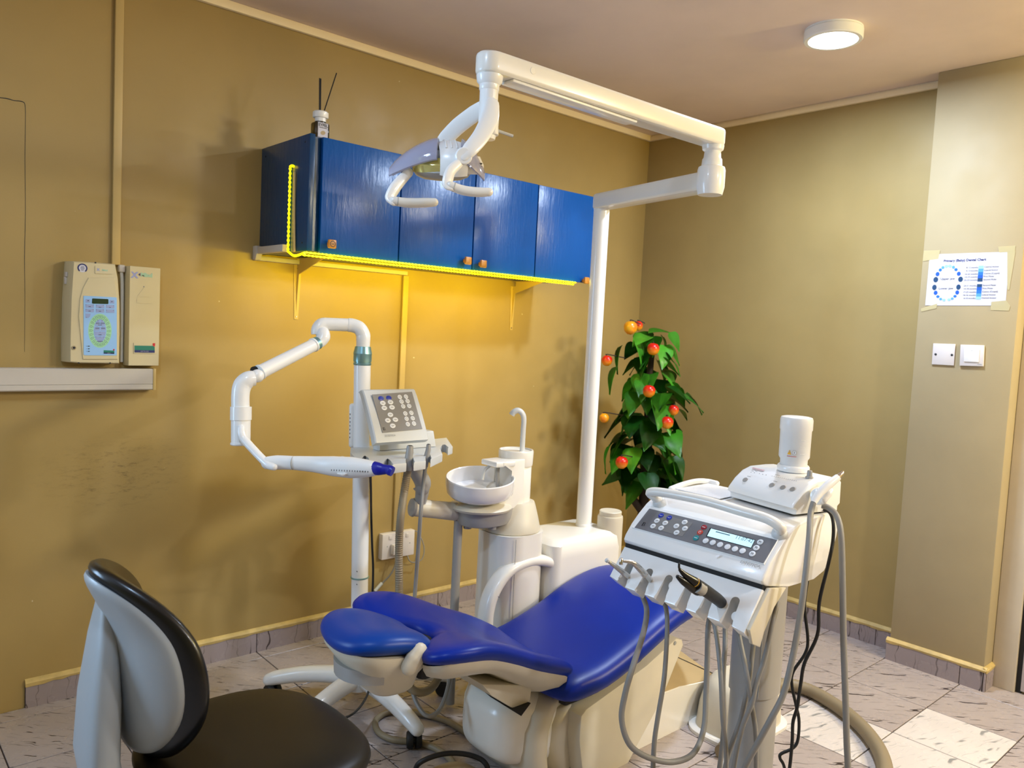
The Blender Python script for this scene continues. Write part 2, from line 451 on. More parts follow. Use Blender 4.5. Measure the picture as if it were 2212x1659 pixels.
# ---------------------------------------------------------------- room shell
H = 2.78; TS = 0.33659; X0, Y0 = -0.51966, -1.76401
XF, YF = -7.6, -5.3
floor = BM(); box(floor, (XF-0.1, YF-0.1, -0.1), (0.1, 0.1, -0.004)); floor = struct('floor', floor, K['grout'])
bm = BM(); box(bm, (XF-0.1, YF-0.1, H), (0.1, 0.1, H+0.1)); ceiling = struct('ceiling', bm, K['ceil'])
bm = BM(); box(bm, (XF-0.1, 0, -0.02), (0.1, 0.1, H)); wall_left = struct('wall_left', bm, K['wall'])
bm = BM(); box(bm, (0, YF, -0.02), (0.1, 0, H)); wall_back = struct('wall_back', bm, K['wallback'])
bm = BM(); box(bm, (XF-0.1, YF-0.1, -0.02), (0.1, YF, H)); wall_right = struct('wall_right', bm, K['wallback'])
bm = BM()
box(bm, (XF-0.1, YF, -0.02), (XF, 0, H))
wall_front = struct('wall_front', bm, K['wallback'])
PX, PY0, PY1 = -0.13, -1.78, -2.19
bm = BM(); box(bm, (PX, PY1, -0.02), (0.0, PY0, H), 0.004, 2); wall_pillar = struct('wall_pillar', bm, K['wallpil'])
# cornices
bm = BM(); box(bm, (XF, -0.022, 2.744), (0.0, 0, H), 0.004); struct('trim_1', bm, K['cornice'])
bm = BM(); box(bm, (-0.022, PY0, 2.744), (0, -0.022, 2.772), 0.004); box(bm, (-0.012, PY0, 2.772), (0, -0.022, H)); struct('trim_2', bm, K['cornice'])
bm = BM()
for lo, hi in (((-6.56, -0.05, 0.86), (-4.74, 0, 0.94)), ((-6.56, -0.05, 2.26), (-4.74, 0, 2.34)), ((-6.56, -0.05, 0.94), (-6.48, 0, 2.26)), ((-4.82, -0.05, 0.94), (-4.74, 0, 2.26)), ((-5.68, -0.045, 0.94), (-5.62, -0.035, 2.26))):
    box(bm, lo, hi, 0.004)
struct('window_1', bm, K['doorframe'])
# floor tiles, one object each where the photograph shows them
def proj(p):
    d = V(p)-CAM; z = d.dot(CF)
    return (1106+FPX*d.dot(CR)/z, 829.5-FPX*d.dot(CU)/z) if z > 0.05 else None
tile_me = {}
def tile_mesh(x0, x1, y0, y1, m):
    k = (round(x1-x0, 3), round(y1-y0, 3), m)
    if k not in tile_me:
        b = BM(); box(b, (-(x1-x0)/2, -(y1-y0)/2, -0.005), ((x1-x0)/2, (y1-y0)/2, 0), 0.0012, 1)
        me = bpy.data.meshes.new('tile'); b.to_mesh(me); b.free(); me.materials.append(K[m]); tile_me[k] = me
    return tile_me[k]
xs = sorted([X0+i*TS for i in range(-21, 2)]+[0.0]); xs = [x for x in xs if x > XF-0.2]
ys = sorted([Y0+j*TS for j in range(-10, 6)]+[0.0])
white_tiles = [(-0.9, -1.88), (-0.91, -2.26), (-0.65, -2.3)]
G = 0.0022; rest = BM()
for i in range(len(xs)-1):
    for j in range(len(ys)-1):
        x0, x1, y0, y1 = xs[i]+G, xs[i+1]-G, ys[j]+G, ys[j+1]-G
        q = [proj((x, y, 0)) for x in (x0, x1) for y in (y0, y1)]
        ins = any(p and -60 < p[0] < 2272 and -60 < p[1] < 1720 for p in q)
        wt = any(x0 < a < x1 and y0 < b < y1 for a, b in white_tiles)
        if ins and x0 > -5.0:
            o = bpy.data.objects.new('tile', tile_mesh(x0, x1, y0, y1, 'tilewhite' if wt else 'tile'))
            link(o, floor); o.location = V(((x0+x1)/2, (y0+y1)/2, 0))-WL[floor]
        else:
            box(rest, (x0, y0, -0.005), (x1, y1, 0))
obj('tile_field', rest, K['tile'], floor, stuff=True)
# tiled skirtings with a painted cement ledge
def skirting(name, a, b, nrm, joints, h=0.092, th=0.012):
    """from point a to b on the wall, nrm points into the room; joints are distances along it"""
    a, b, nrm = V(a), V(b), V(nrm); d = (b-a).normalized(); Ln = (b-a).length
    bm = BM(); prism(bm, [a+d*0, a+nrm*th*0.35, a+nrm*th*0.35+V((0, 0, h)), a+V((0, 0, h))], d*Ln)
    root = struct(name, bm, K['grout'])
    cuts = [0]+[j for j in joints if 0 < j < Ln]+[Ln]
    for s, e in zip(cuts, cuts[1:]):
        t = BM(); p = a+d*(s+0.0015)
        prism(t, [p, p+nrm*th, p+nrm*th+V((0, 0, h)), p+V((0, 0, h))], d*(e-s-0.003), 0.001, 1)
        obj('tile', t, K['skirt'], root)
    rnd = random.Random(name); loops = []; n = max(6, int(Ln/0.03))
    for k in range(n+1):
        p = a+d*(Ln*k/n); drip = h-0.003-0.008*rnd.random()
        loops.append([p+V((0, 0, h)), p+nrm*(th+0.002)+V((0, 0, drip)), p+nrm*(th+0.0035)+V((0, 0, h+0.004)), p+nrm*(th*0.7)+V((0, 0, h+0.012)), p+V((0, 0, h+0.017))])
    lb = BM(); loft(lb, loops)
    obj('painted_ledge', lb, K['ledge'], root)
    return root
skirting('baseboard_left', (-3.435, 0, 0), (0, 0, 0), (0, -1, 0), [0.214+0.3366*0]+[0.894-0.34*1]+[0.894+0.334*k for k in range(0, 9)])
skirting('baseboard_back', (0, -0.013, 0), (0, PY0+0.014, 0), (-1, 0, 0), [0.31+0.335*k for k in range(0, 6)])
skirting('baseboard_pillar', (PX, PY0+0.013, 0), (PX, PY1-0.013, 0), (-1, 0, 0), [0.33])
skirting('baseboard_pillar_return', (PX-0.012, PY1, 0), (-0.03, PY1, 0), (0, -1, 0), [])
# door at the right edge
bm = BM(); box(bm, (-0.03, -2.285, 0), (0.0, PY1-0.001, 2.15), 0.003); box(bm, (-0.03, -3.2, 2.06), (0.0, -2.285, 2.15), 0.003); box(bm, (-0.03, -3.29, 0), (0, -3.2, 2.15), 0.003)
door = struct('door_1', bm, K['doorframe'])
bm = BM(); box(bm, (-0.018, -3.19, 0.012), (-0.0, -2.306, 2.05), 0.003); obj('door_leaf', bm, K['door'], door)
bm = BM(); box(bm, (-0.010, -2.307, 0.0), (-0.0, -2.284, 2.06)); obj('door_gap_shade', bm, K['dark'], door)  # dark strip standing in for the shaded gap between frame and leaf
# cracks in the plaster at the far left
bm = BM()
p = [on(u, v, 'y', -0.0006) for u, v in ((0, 211), (16, 213), (30, 217), (46, 219), (54, 226), (55, 260), (54, 340), (55, 460), (53, 560), (54, 640), (53, 760))]
tube(bm, p, [0.0012, 0.0016, 0.0012, 0.0016, 0.0009, 0.0006, 0.0007, 0.0006, 0.0008, 0.0005, 0.0004], 6, 3)
obj('plaster_crack', bm, K['ink'], wall_left)
# ================================================================ things on the left wall
ZW = lambda X, Y, y: on(X/4.148, 500+Y/4.148, 'y', y)          # wall plane points
EX, EZ = V((1, 0, 0)), V((0, 0, 1))
def wallpoly(bm, pts, y, th=0.001): prism(bm, [V((p.x, y, p.z)) for p in pts], (0, -th, 0))
# conduits
bm = BM(); box(bm, (-3.161, -0.017, 1.672), (-3.131, -0.0003, 2.744), 0.003)
tag(obj('wall_conduit', bm, K['conduit']), 'ochre painted cable conduit running from ceiling down to the beige control boxes', 'conduit')
bm = BM(); box(bm, (-1.838, -0.014, 0.458), (-1.806, -0.0003, 1.74), 0.003)
tag(obj('wall_conduit', bm, K['conduit']), 'ochre painted cable conduit running from blue cabinet down to the wall socket', 'conduit')
# horizontal trunking at the far left
bm = BM()
prof = [(-0.0003, 1.276), (-0.045, 1.276), (-0.05, 1.272), (-0.05, 1.217), (-0.0475, 1.215), (-0.05, 1.213), (-0.05, 1.197), (-0.046, 1.193), (-0.0003, 1.193)]
prism(bm, [(-4.6, y, z) for y, z in prof], (1.585, 0, 0))
tr = tag(obj('cable_trunking', bm, K['trunk']), 'thick white horizontal cable trunking under the beige control boxes', 'trunking')
bm = BM(); box(bm, (-3.0155, -0.052, 1.192), (-3.004, -0.0003, 1.277), 0.002); obj('end_cap', bm, K['conduit'], tr)
# x-ray control box
xr = thing('x_ray_control_box', 'beige wall control box with pale blue key panel and oval tooth diagram', 'control box', (-3.22, 0, 1.29))
fr = [ZW(*p, -0.075) for p in ((655, 265), (850, 276), (1035, 292), (1060, 420), (1076, 640), (1077, 900), (1072, 1185), (860, 1182), (700, 1180), (622, 1172), (622, 1000), (632, 600))]
bk = [V((p.x, -0.0004, p.z)) for p in fr]
bm = BM(); n = len(fr)
mid = [V((p.x, -0.068, p.z)) for p in fr]
cx = sum((p.x for p in fr))/n; cz = sum((p.z for p in fr))/n
inn = [V((cx+(p.x-cx)*0.955, -0.075, cz+(p.z-cz)*0.98)) for p in fr]
bk2 = [V((p.x-(0.012 if p.x < cx else 0), -0.0004, p.z)) for p in fr]
loft(bm, [bk2, [V((p.x-(0.012 if p.x < cx else 0), -0.03, p.z)) for p in fr], mid, inn])
obj('housing', bm, K['beige'], xr, ang=30)
bm = BM(); pts = [ZW(*p, -0.0751) for p in ((735, 1120), (700, 760), (712, 600), (742, 500), (790, 412), (1030, 412), (1050, 560), (1058, 800), (1055, 1150), (740, 1150))]
c0 = sum(pts, V((0, 0, 0)))/len(pts)
loft(bm, [pts, [V((c0.x+(p.x-c0.x)*0.96, -0.0785, c0.z+(p.z-c0.z)*0.98)) for p in pts]]); obj('raised_front', bm, K['beige'], xr)
YP = -0.0788
bm = BM(); wallpoly(bm, [ZW(*p, YP) for p in ((752, 576), (1040, 590), (1046, 598), (1046, 1106), (1040, 1111), (756, 1109), (749, 1102), (748, 582))], YP, 0.0012)
mem = obj('membrane_panel', bm, K['ltblue'], xr); YQ = YP-0.0013
def dec(name, mt, parent, polys, y=None, th=0.0006):
    b = BM()
    for q in polys: wallpoly(b, [ZW(*p, y or YQ) for p in q], y or YQ, th)
    return obj(name, b, K[mt], parent)
R_ = lambda x0, y0, x1, y1, s=0: [(x0, y0), (x1, y0+s), (x1, y1+s), (x0, y1)]
dec('display', 'greenlcd', mem, [[(826, 603), (832, 600), (966, 606), (971, 612), (971, 645), (966, 650), (830, 646), (824, 641)]], th=0.001)
for x, y in ((767, 606), (984, 614)): dec('key', 'lilac', mem, [R_(x, y, x+40, y+30, 2)])
for y in (652, 692):
    for x in (767, 860, 950): dec('key', 'lilac', mem, [R_(x, y+(x-767)*0.03, x+74, y+(x-767)*0.03+30, 2)])
dec('key', 'lilac', mem, [[(767, 735), (812, 737), (806, 762), (790, 776), (767, 774)]])
b = BM(); c = ZW(896, 890, YQ); e1 = (ZW(1000, 890, YQ)-c).length; e2 = (ZW(896, 737, YQ)-c).length
ringstrip(b, c, EX, EZ, (e1, e2), (e1*0.55, e2*0.68), 56)
obj('green_oval', b, K['mint'], mem)
b = BM(); flatdisc(b, V((c.x, YQ-0.0003, c.z)), EX, EZ, e1*0.5, e2*0.68, 40)
obj('inner_oval', b, K['lilac'], mem)
b = BM()                                                    # tooth outlines round the oval and key marks
for k in range(22):
    t = PI/2+2*PI*(k+0.5)/22
    q = V((c.x+e1*0.8*math.cos(t), YQ-0.0006, c.z+e2*0.85*math.sin(t)))
    rd = V((math.cos(t), 0, math.sin(t)*1.1)).normalized(); tg = V((-rd.z, 0, rd.x))
    for s in (-1, 1): quad(b, [q+tg*s*0.0028-rd*0.005+tg*0.0004, q+tg*s*0.0028-rd*0.005-tg*0.0004, q+tg*s*0.0022+rd*0.005-tg*0.0004, q+tg*s*0.0022+rd*0.005+tg*0.0004])
    q2 = V((c.x+e1*0.62*math.cos(t), YQ-0.0006, c.z+e2*0.72*math.sin(t))); flatdisc(b, q2, EX, EZ, 0.0011, 0.0011, 8)
for X, Y in ((770, 657), (835, 659), (865, 660), (925, 663), (955, 665), (1017, 666), (770, 698), (835, 700), (865, 703), (925, 704), (955, 706), (1017, 707), (773, 770), (775, 1028), (775, 1051), (775, 1074), (876, 798), (916, 798), (870, 855), (922, 856), (896, 903), (860, 945), (896, 946), (930, 946)):
    flatdisc(b, ZW(X, Y, YQ-0.0008), EX, EZ, 0.0009, 0.0009, 8)
for X, Y, s in ((795, 1028, 20), (795, 1051, 16), (795, 1074, 18), (790, 620, 12), (1002, 629, 12)): wallpoly(b, [ZW(*p, YQ-0.0004) for p in R_(X-s/2, Y-3, X+s/2, Y+3)], YQ-0.0006, 0.0002)
for X, Y, s in ((878, 822, 40), (920, 822, 40), (896, 838, 36), (872, 868, 36), (924, 868, 36), (896, 925, 26), (896, 984, 46), (803, 674, 20), (895, 678, 22), (985, 680, 14), (803, 713, 20), (895, 715, 20)):
    wallpoly(b, [ZW(*p, YQ-0.0004) for p in R_(X-s/2, Y-2, X+s/2, Y+2)], YQ-0.0006, 0.0002)
obj('panel_print', b, K['ink'], mem, stuff=True)
b = BM()
for p in (R_(846, 845, 948, 852), R_(846, 890, 948, 896), R_(846, 935, 948, 940), [(893, 790), (899, 790), (899, 842), (893, 842)], [(894, 852), (900, 852), (900, 890), (894, 890)]): wallpoly(b, [ZW(*q, YQ-0.0004) for q in p], YQ-0.0006, 0.0002)
obj('oval_dividers', b, K['ltblue'], mem)
tg_ = dec('maker_tag', 'greentag', mem, [R_(929, 1064, 1024, 1086, 4)]); dec('maker_tag_band', 'navy', mem, [R_(929, 1084, 1024, 1095, 2)]); dec('maker_tag_flag', 'red', mem, [R_(1014, 1054, 1026, 1066)], YQ-0.0004)
b = BM(); text(b, 'SATELEC', 0.0028, ZW(976, 1090, YQ-0.0006), EX, EZ, 'CENTER', 0.0002); obj('maker_name', b, K['btn'], mem)
b = BM(); wallpoly(b, [ZW(*p, -0.0755) for p in ((852, 310), (998, 318), (1002, 384), (852, 376))], -0.0755, 0.002); np_ = obj('name_plate', b, K['beige'], xr)
b = BM(); text(b, 'X', 0.0125, ZW(868, 342, -0.0778), EX, EZ, 'LEFT', 0.0003, 0.0007); obj('name_print', b, K['lilacprint'], np_)
b = BM(); text(b, 'Mind', 0.0095, ZW(914, 346, -0.0778), EX, EZ, 'LEFT', 0.0003, 0.0004); obj('name_print', b, K['mintprint'], np_)
# round approval sticker
c = ZW(739, 328, -0.0757); b = BM(); flatdisc(b, c, EX, EZ, 0.0155, 0.0155, 32); st = obj('round_sticker', b, K['paper'], xr)
b = BM(); ringstrip(b, c+V((0, -0.0003, 0)), EX, EZ, (0.0165, 0.0165), (0.012, 0.012), 40, -0.9, PI+0.9)
for k, wd in enumerate((0.011, 0.013, 0.014, 0.011, 0.008)):
    z = c.z+0.006-k*0.0034; wallpoly(b, [V((c.x-wd/2, 0, z)), V((c.x+wd/2, 0, z)), V((c.x+wd/2, 0, z-0.0013)), V((c.x-wd/2, 0, z-0.0013))], c.y-0.0003, 0.0002)
obj('sticker_print', b, K['navy'], st)
# lock, side clip, screw pips
b = BM(); c = ZW(662, 1042, -0.0755); disc(b, c, (0, -1, 0), 0.0075, 0.003); lk = obj('key_lock', b, K['steel'], xr)
b = BM(); disc(b, c+V((0, -0.003, 0)), (0, -1, 0), 0.0045, 0.001); box(b, c+V((-0.0008, -0.0048, -0.003)), c+V((0.0008, -0.003, 0.003))); obj('keyhole', b, K['ink'], lk)
for X, Y in ((855, 280), (705, 1178), (985, 1178)):
    b = BM(); disc(b, ZW(X, Y, -0.073), (0, -1, 0), 0.0032, 0.0024, 12); obj('screw', b, K['ink'], xr)
b = BM(); x = fr[0].x-0.014
box(b, (x-0.004, -0.045, 1.612), (x+0.004, -0.02, 1.63), 0.002); box(b, (x-0.006, -0.04, 1.585), (x+0.004, -0.03, 1.612), 0.002); obj('side_clip', b, K['trunk'], xr)
# plain box to its right
mb_ = thing('generator_box', 'narrow beige wall box with lilac X lettering and a green maker tag', 'control box', (-3.05, 0, 1.283))
x0, x1 = ZW(1160, 700, -0.055).x, ZW(1430, 700, -0.055).x
z0, z1 = ZW(1290, 1203, -0.055).z, ZW(1290, 318, -0.055).z
bm = BM(); prism(bm, [(x0-0.006, -0.0004, z0), (x0-0.006, -0.02, z0), (x0, -0.055, z0), (x1, -0.055, z0), (x1, -0.0004, z0)], (0, 0, z1-z0), 0.0015, 1); obj('housing', bm, K['beige'], mb_)
b = BM(); text(b, 'X', 0.031, ZW(1178, 390, -0.0555), EX, EZ, 'LEFT', 0.0006, 0.0016); xl = obj('lettering', b, K['lilacprint'], mb_)
b = BM(); c = ZW(1249, 386, -0.0566); prism(b, [c+V((0.003, 0, 0.006)), c+V((-0.003, 0, 0)), c+V((0.003, 0, -0.006))], (0, -0.0004, 0)); obj('lettering_mark', b, K['navy'], mb_)
b = BM(); text(b, 'Mind', 0.021, ZW(1262, 388, -0.0555), EX, EZ, 'LEFT', 0.0006, 0.0011); obj('lettering', b, K['mintprint'], mb_)
def wpoly(nm, mt, q, y, th=0.001, par=mb_):
    b = BM(); wallpoly(b, [ZW(*p, y) for p in q], y, th); return obj(nm, b, K[mt], par)
pl1 = wpoly('tag_plate', 'beige', R_(1197, 998, 1392, 1092, 3), -0.0555, 0.0018)
wpoly('maker_tag', 'greentag', R_(1205, 1022, 1386, 1062, 3), -0.0574, 0.0006, pl1); wpoly('maker_tag_band', 'navy', R_(1205, 1062, 1386, 1084, 3), -0.0574, 0.0006, pl1)
wpoly('maker_tag_flag', 'red', [(1368, 1002), (1390, 1000), (1390, 1022), (1380, 1034), (1368, 1020)], -0.0576, 0.0006, pl1)
b = BM(); text(b, 'S A T E L E C', 0.0052, ZW(1296, 1074, -0.058), EX, EZ, 'CENTER', 0.0004); obj('maker_name', b, K['btn'], pl1)
b = BM(); disc(b, ZW(1290, 495, -0.0552), (0, -1, 0), 0.0024, 0.0008, 12); obj('indicator', b, K['greyink'], mb_)
wpoly('embossed_triangle', 'beige', [(1288, 505), (1340, 588), (1228, 586)], -0.0555, 0.0006); wpoly('embossed_slot', 'beige', R_(1226, 600, 1356, 642, 4), -0.0555, 0.0006)
# grey cable sleeve between the two boxes
bm = BM(); tube(bm, [(-3.121, -0.012, 1.30), (-3.122, -0.013, 1.46), (-3.123, -0.013, 1.6), (-3.128, -0.016, 1.655)], 0.0065, 10)
sl = tag(obj('cable_sleeve', bm, K['greyplastic']), 'grey cable sleeve running down the gap between the two beige boxes', 'cable')
bm = BM(); box(bm, (-3.138, -0.028, 1.645), (-3.116, -0.0004, 1.674), 0.005); obj('conduit_end_fitting', bm, K['trunk'], sl)
# double socket, plug
sk = thing('wall_socket', 'white double wall socket low on the ochre wall under the conduit', 'socket', (-1.818, 0, 0.32))
bm = BM(); box(bm, (-1.915, -0.035, 0.325), (-1.722, -0.0004, 0.455), 0.004); obj('box_body', bm, K['switch'], sk)
for x in (-1.87, -1.77):
    bm = BM(); box(bm, (x-0.008, -0.039, 0.425), (x+0.008, -0.034, 0.443), 0.001); obj('rocker_switch', bm, K['switch'], sk)
for x in (-1.885, -1.75):
    bm = BM(); disc(bm, (x, -0.035, 0.39), (0, -1, 0), 0.003, 0.001, 10); obj('screw', bm, K['greyink'], sk)
pg = thing('mains_plug', 'white three pin plug pushed into the double wall socket', 'plug', (-1.84, -0.036, 0.35))
bm = BM(); box(bm, (-1.868, -0.068, 0.35), (-1.818, -0.0356, 0.402), 0.006); obj('plug_body', bm, K['switch'], pg)
bm = BM(); tube(bm, [(-1.843, -0.055, 0.352), (-1.85, -0.06, 0.30), (-1.87, -0.05, 0.25), (-1.905, -0.03, 0.205), (-1.95, -0.03, 0.17), (-1.99, -0.05, 0.13), (-2.03, -0.06, 0.02)], 0.0045, 8)
cb = obj('cord', bm, K['hose'], pg)
bm = BM(); tube(bm, [(-1.905, -0.03, 0.207), (-1.945, -0.03, 0.173)], 0.0085, 10, 0); obj('cord_joint', bm, K['greyplastic'], cb)
bm = BM(); tube(bm, [(-1.76, -0.03, 0.328), (-1.755, -0.045, 0.30), (-1.72, -0.04, 0.285), (-1.68, -0.05, 0.30), (-1.665, -0.04, 0.36), (-1.69, -0.02, 0.43), (-1.735, -0.03, 0.452)], 0.003, 8)
tag(obj('looped_cord', bm, K['hose']), 'thin grey cord looping beside the right half of the wall socket', 'cord')

# ================================================================ blue wall cabinet
cab = thing('wall_cabinet', 'long glossy dark blue wall cabinet with four doors and wooden knobs', 'cabinet', (-1.76, 0, 1.77))
def paint(name, col):
    m, nt, b, L = nodes(name); g = add(nt, 'ShaderNodeNewGeometry').outputs['Position']
    c = rgb(*col); base = mixc(nt, L, ramp(nt, L, noise(nt, L, g, 3, 4), 0.35, 0.7), c, tuple(x*0.8 for x in c[:3])+(1,))
    mp = add(nt, 'ShaderNodeMapping'); L(g, mp.inputs[0]); mp.inputs['Scale'].default_value = (1, 1, 0.16)
    st_ = noise(nt, L, mp.outputs[0], 60, 4, 0.4, 0.6); ch = ramp(nt, L, noise(nt, L, g, 46, 5, 0.5, 0.7), 0.70, 0.76)
    base = mixc(nt, L, math_(nt, L, 'MULTIPLY', ch, 0.35), base, rgb(120, 150, 175))
    L(base, b.inputs['Base Color']); b.inputs['Roughness'].default_value = 0.28
    b.inputs['Coat Weight'].default_value = 0.0; b.inputs['Specular IOR Level'].default_value = 0.4
    bp = add(nt, 'ShaderNodeBump'); bp.inputs['Strength'].default_value = 0.35; bp.inputs['Distance'].default_value = 0.004
    L(math_(nt, L, 'ADD', st_, math_(nt, L, 'MULTIPLY', noise(nt, L, g, 14, 3), 0.8)), bp.inputs['Height']); L(bp.outputs[0], b.inputs['Normal']); L(bp.outputs[0], b.inputs['Coat Normal'])
    return m
K['cab'] = paint('brushed blue gloss paint', (0, 80, 156)); K['cabside'] = paint('darker cabinet blue', (0, 60, 104))  # side panel and carcass take a darker blue than the doors
CY = -0.44
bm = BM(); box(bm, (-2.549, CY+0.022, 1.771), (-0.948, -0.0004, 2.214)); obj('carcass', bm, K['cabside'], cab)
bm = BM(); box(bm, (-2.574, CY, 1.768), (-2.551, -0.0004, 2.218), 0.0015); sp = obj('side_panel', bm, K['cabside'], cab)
for y, z in ((CY+0.04, 2.19), (-0.04, 2.18), (CY+0.04, 1.80)):
    bm = BM(); disc(bm, (-2.5741, y, z), (-1, 0, 0), 0.004, 0.0006, 10); obj('screw', bm, K['dark'], sp)
dx = [-2.521, -2.1505, -1.750, -1.356, -0.949]
kn = [on(718, 527, 'y', CY-0.03), on(1012, 563, 'y', CY-0.03), on(1045, 570, 'y', CY-0.03), on(1268, 606, 'y', CY-0.03)]
for k in range(4):
    bm = BM(); box(bm, (dx[k]+0.003, CY, 1.764), (dx[k+1]-0.003, CY+0.019, 2.214), 0.002); d = obj('cabinet_door', bm, K['cab'], cab)
    c = kn[k]; bm = BM()
    box(bm, (c.x-0.008, CY-0.022, c.z-0.008), (c.x+0.008, CY-0.0002, c.z+0.008), 0.002); box(bm, (c.x-0.017, CY-0.034, c.z-0.017), (c.x+0.017, CY-0.02, c.z+0.017), 0.004)
    kb = obj('knob', bm, K['wood'], d)
bm = BM(); c = kn[0]; ringstrip(bm, (c.x, CY-0.0346, c.z), EX, EZ, (0.012, 0.012), (0.0095, 0.0095), 24); ringstrip(bm, (c.x, CY-0.0346, c.z), EX, EZ, (0.006, 0.004), (0.004, 0.002), 20); obj('knob_ornament', bm, K['ink'], cab)
# trunking along the underside
ct = thing('cable_trunking', 'slim white trunking along the wall beneath the blue cabinet', 'trunking', (-2.2, 0, 1.74))
bm = BM(); box(bm, (-2.6, -0.022, 1.742), (-1.82, -0.0004, 1.762), 0.002); obj('long_run', bm, K['trunk'], ct)
bm = BM(); box(bm, (-2.6, -0.28, 1.768), (-2.576, -0.001, 1.798), 0.004); obj('side_run', bm, K['trunk'], ct)
bm = BM(); prism(bm, [(-2.604, -0.0006, 1.745), (-2.604, -0.03, 1.745), (-2.604, -0.045, 1.775), (-2.604, -0.03, 1.803), (-2.604, -0.0006, 1.803)], (0.027, 0, 0), 0.003); obj('corner_fitting', bm, K['trunk'], ct)
# brackets
for i, x in enumerate((-2.395, -1.105)):
    br = thing('shelf_bracket', ['pressed metal shelf bracket under the left end of the blue cabinet', 'pressed metal shelf bracket under the right end of the blue cabinet'][i], 'bracket', (x, 0, 1.49), 'brackets under the blue cabinet')
    bm = BM(); prism(bm, [(x-0.018, -0.0006, 1.741), (x+0.018, -0.0006, 1.741), (x+0.009, -0.0006, 1.498), (x-0.009, -0.0006, 1.498)], (0, -0.0025, 0)); obj('wall_leg', bm, K['conduit'], br)
    bm = BM(); prism(bm, [(x-0.016, -0.024, 1.7675), (x+0.016, -0.024, 1.7675), (x+0.009, -0.3, 1.7675), (x-0.009, -0.3, 1.7675)], (0, 0, -0.0025)); obj('shelf_leg', bm, K['conduit'], br)
    bm = BM(); prism(bm, [(x-0.002, -0.003, 1.741), (x-0.002, -0.024, 1.741), (x-0.002, -0.024, 1.765), (x-0.002, -0.25, 1.764), (x-0.002, -0.02, 1.70), (x-0.002, -0.003, 1.53)], (0.004, 0, 0)); obj('web', bm, K['conduit'], br)
    for dz, sx in ((1.725, 0.0), (1.51, 0.0)):
        bm = BM(); disc(bm, (x+sx, -0.0032, dz), (0, -1, 0), 0.004, 0.002, 10); obj('screw', bm, K['steel'], br)
# LED tape
led = thing('led_strip_light', 'lit yellow LED tape along the lower front edge and side of blue cabinet', 'strip light', (-1.8, CY, 1.755))
def beads(bm, a, b, r, pitch):
    a, b = V(a), V(b); n = max(2, int((b-a).length/pitch)); pts = [a.lerp(b, k/(2*n)) for k in range(2*n+1)]
    tube(bm, pts, [r if k % 2 else r*0.4 for k in range(2*n+1)], 6, 0)
for z, y in ((1.7595, CY-0.006), (1.7500, CY+0.010)):
    bm = BM(); beads(bm, (-2.585, y, z), (-1.065, y, z), 0.0042, 0.017); obj('lit_tape', bm, K['led'], led)
vt0, vt1 = on(627, 360, 'x', -2.583), on(622, 543, 'x', -2.583)
bm = BM(); beads(bm, vt0, vt1, 0.0062, 0.017); tube(bm, [vt0, vt0+V((0, -0.012, 0.002)), vt0+V((-0.0, -0.03, -0.002))], 0.005, 6); tube(bm, [vt1, vt1+V((0, -0.06, -0.02)), V((-2.585, CY-0.006, 1.7575))], 0.005, 6); obj('lit_tape', bm, K['ledside'], led)
bm = BM(); q0, q1 = on(636, 372, 'x', -2.580), on(636, 543, 'x', -2.580)
tube(bm, [q0, (q0+q1)/2+V((0, 0.003, 0)), q1], 0.008, 8, 4, flat=0.3, up=(0, 1, 0)); obj('tape_backing', bm, K['ledoff'], led)
# reed diffuser
p = on(692, 268, 'y', -0.37); zt = 2.2145
rd = thing('reed_diffuser', 'small reed diffuser bottle with white cap and black sticks on blue cabinet', 'diffuser', (p.x, p.y, zt))
bm = BM(); box(bm, (p.x-0.032, p.y-0.022, zt), (p.x+0.032, p.y+0.022, zt+0.068), 0.008, 3); lathe(bm, [(0.02, 0.066), (0.02, 0.076)], (p.x, p.y, zt)); obj('glass_bottle', bm, K['glassdark'], rd)
bm = BM(); lathe(bm, [(0.022, 0.072), (0.022, 0.086), (0.029, 0.087), (0.031, 0.091), (0.031, 0.108), (0.027, 0.112), (0.006, 0.112)], (p.x, p.y, zt)); obj('cap', bm, K['white'], rd)
cdv = V((CAM.x-p.x, CAM.y-p.y, 0)).normalized(); ex_ = V((0.92, -0.38, 0)).normalized(); ny = V((-0.38, -0.92, 0)).normalized()
lc = V((p.x, p.y-0.0232, zt+0.036)); bm = BM(); slab(bm, lc, EX, EZ, -0.023, 0.023, -0.03, 0.03, 0.0008); lb = obj('label', bm, K['paper'], rd)
bm = BM(); text(bm, 'EYFEL', 0.0155, lc+V((0, -0.001, 0.019)), EX, EZ, 'CENTER', 0.0003, 0.0005); slab(bm, lc+V((0, -0.0009, 0.0095)), EX, EZ, -0.017, 0.017, -0.0012, 0.0012, 0.0003)
for z in (-0.0285, 0.0285): slab(bm, lc+V((0, -0.0009, 0)), EX, EZ, -0.0225, 0.0225, z-0.0006, z+0.0006, 0.0003)
for x in (-0.022, 0.022): slab(bm, lc+V((0, -0.0009, 0)), EX, EZ, x-0.0006, x+0.0006, -0.029, 0.029, 0.0003)
obj('label_print', bm, K['ink'], lb)
bm = BM(); flatdisc(bm, lc+V((0, -0.0012, -0.010)), V((0.9, 0, 0.3)).normalized(), V((-0.3, 0, 0.9)).normalized(), 0.011, 0.008, 16); obj('label_picture', bm, K['tan'], lb)
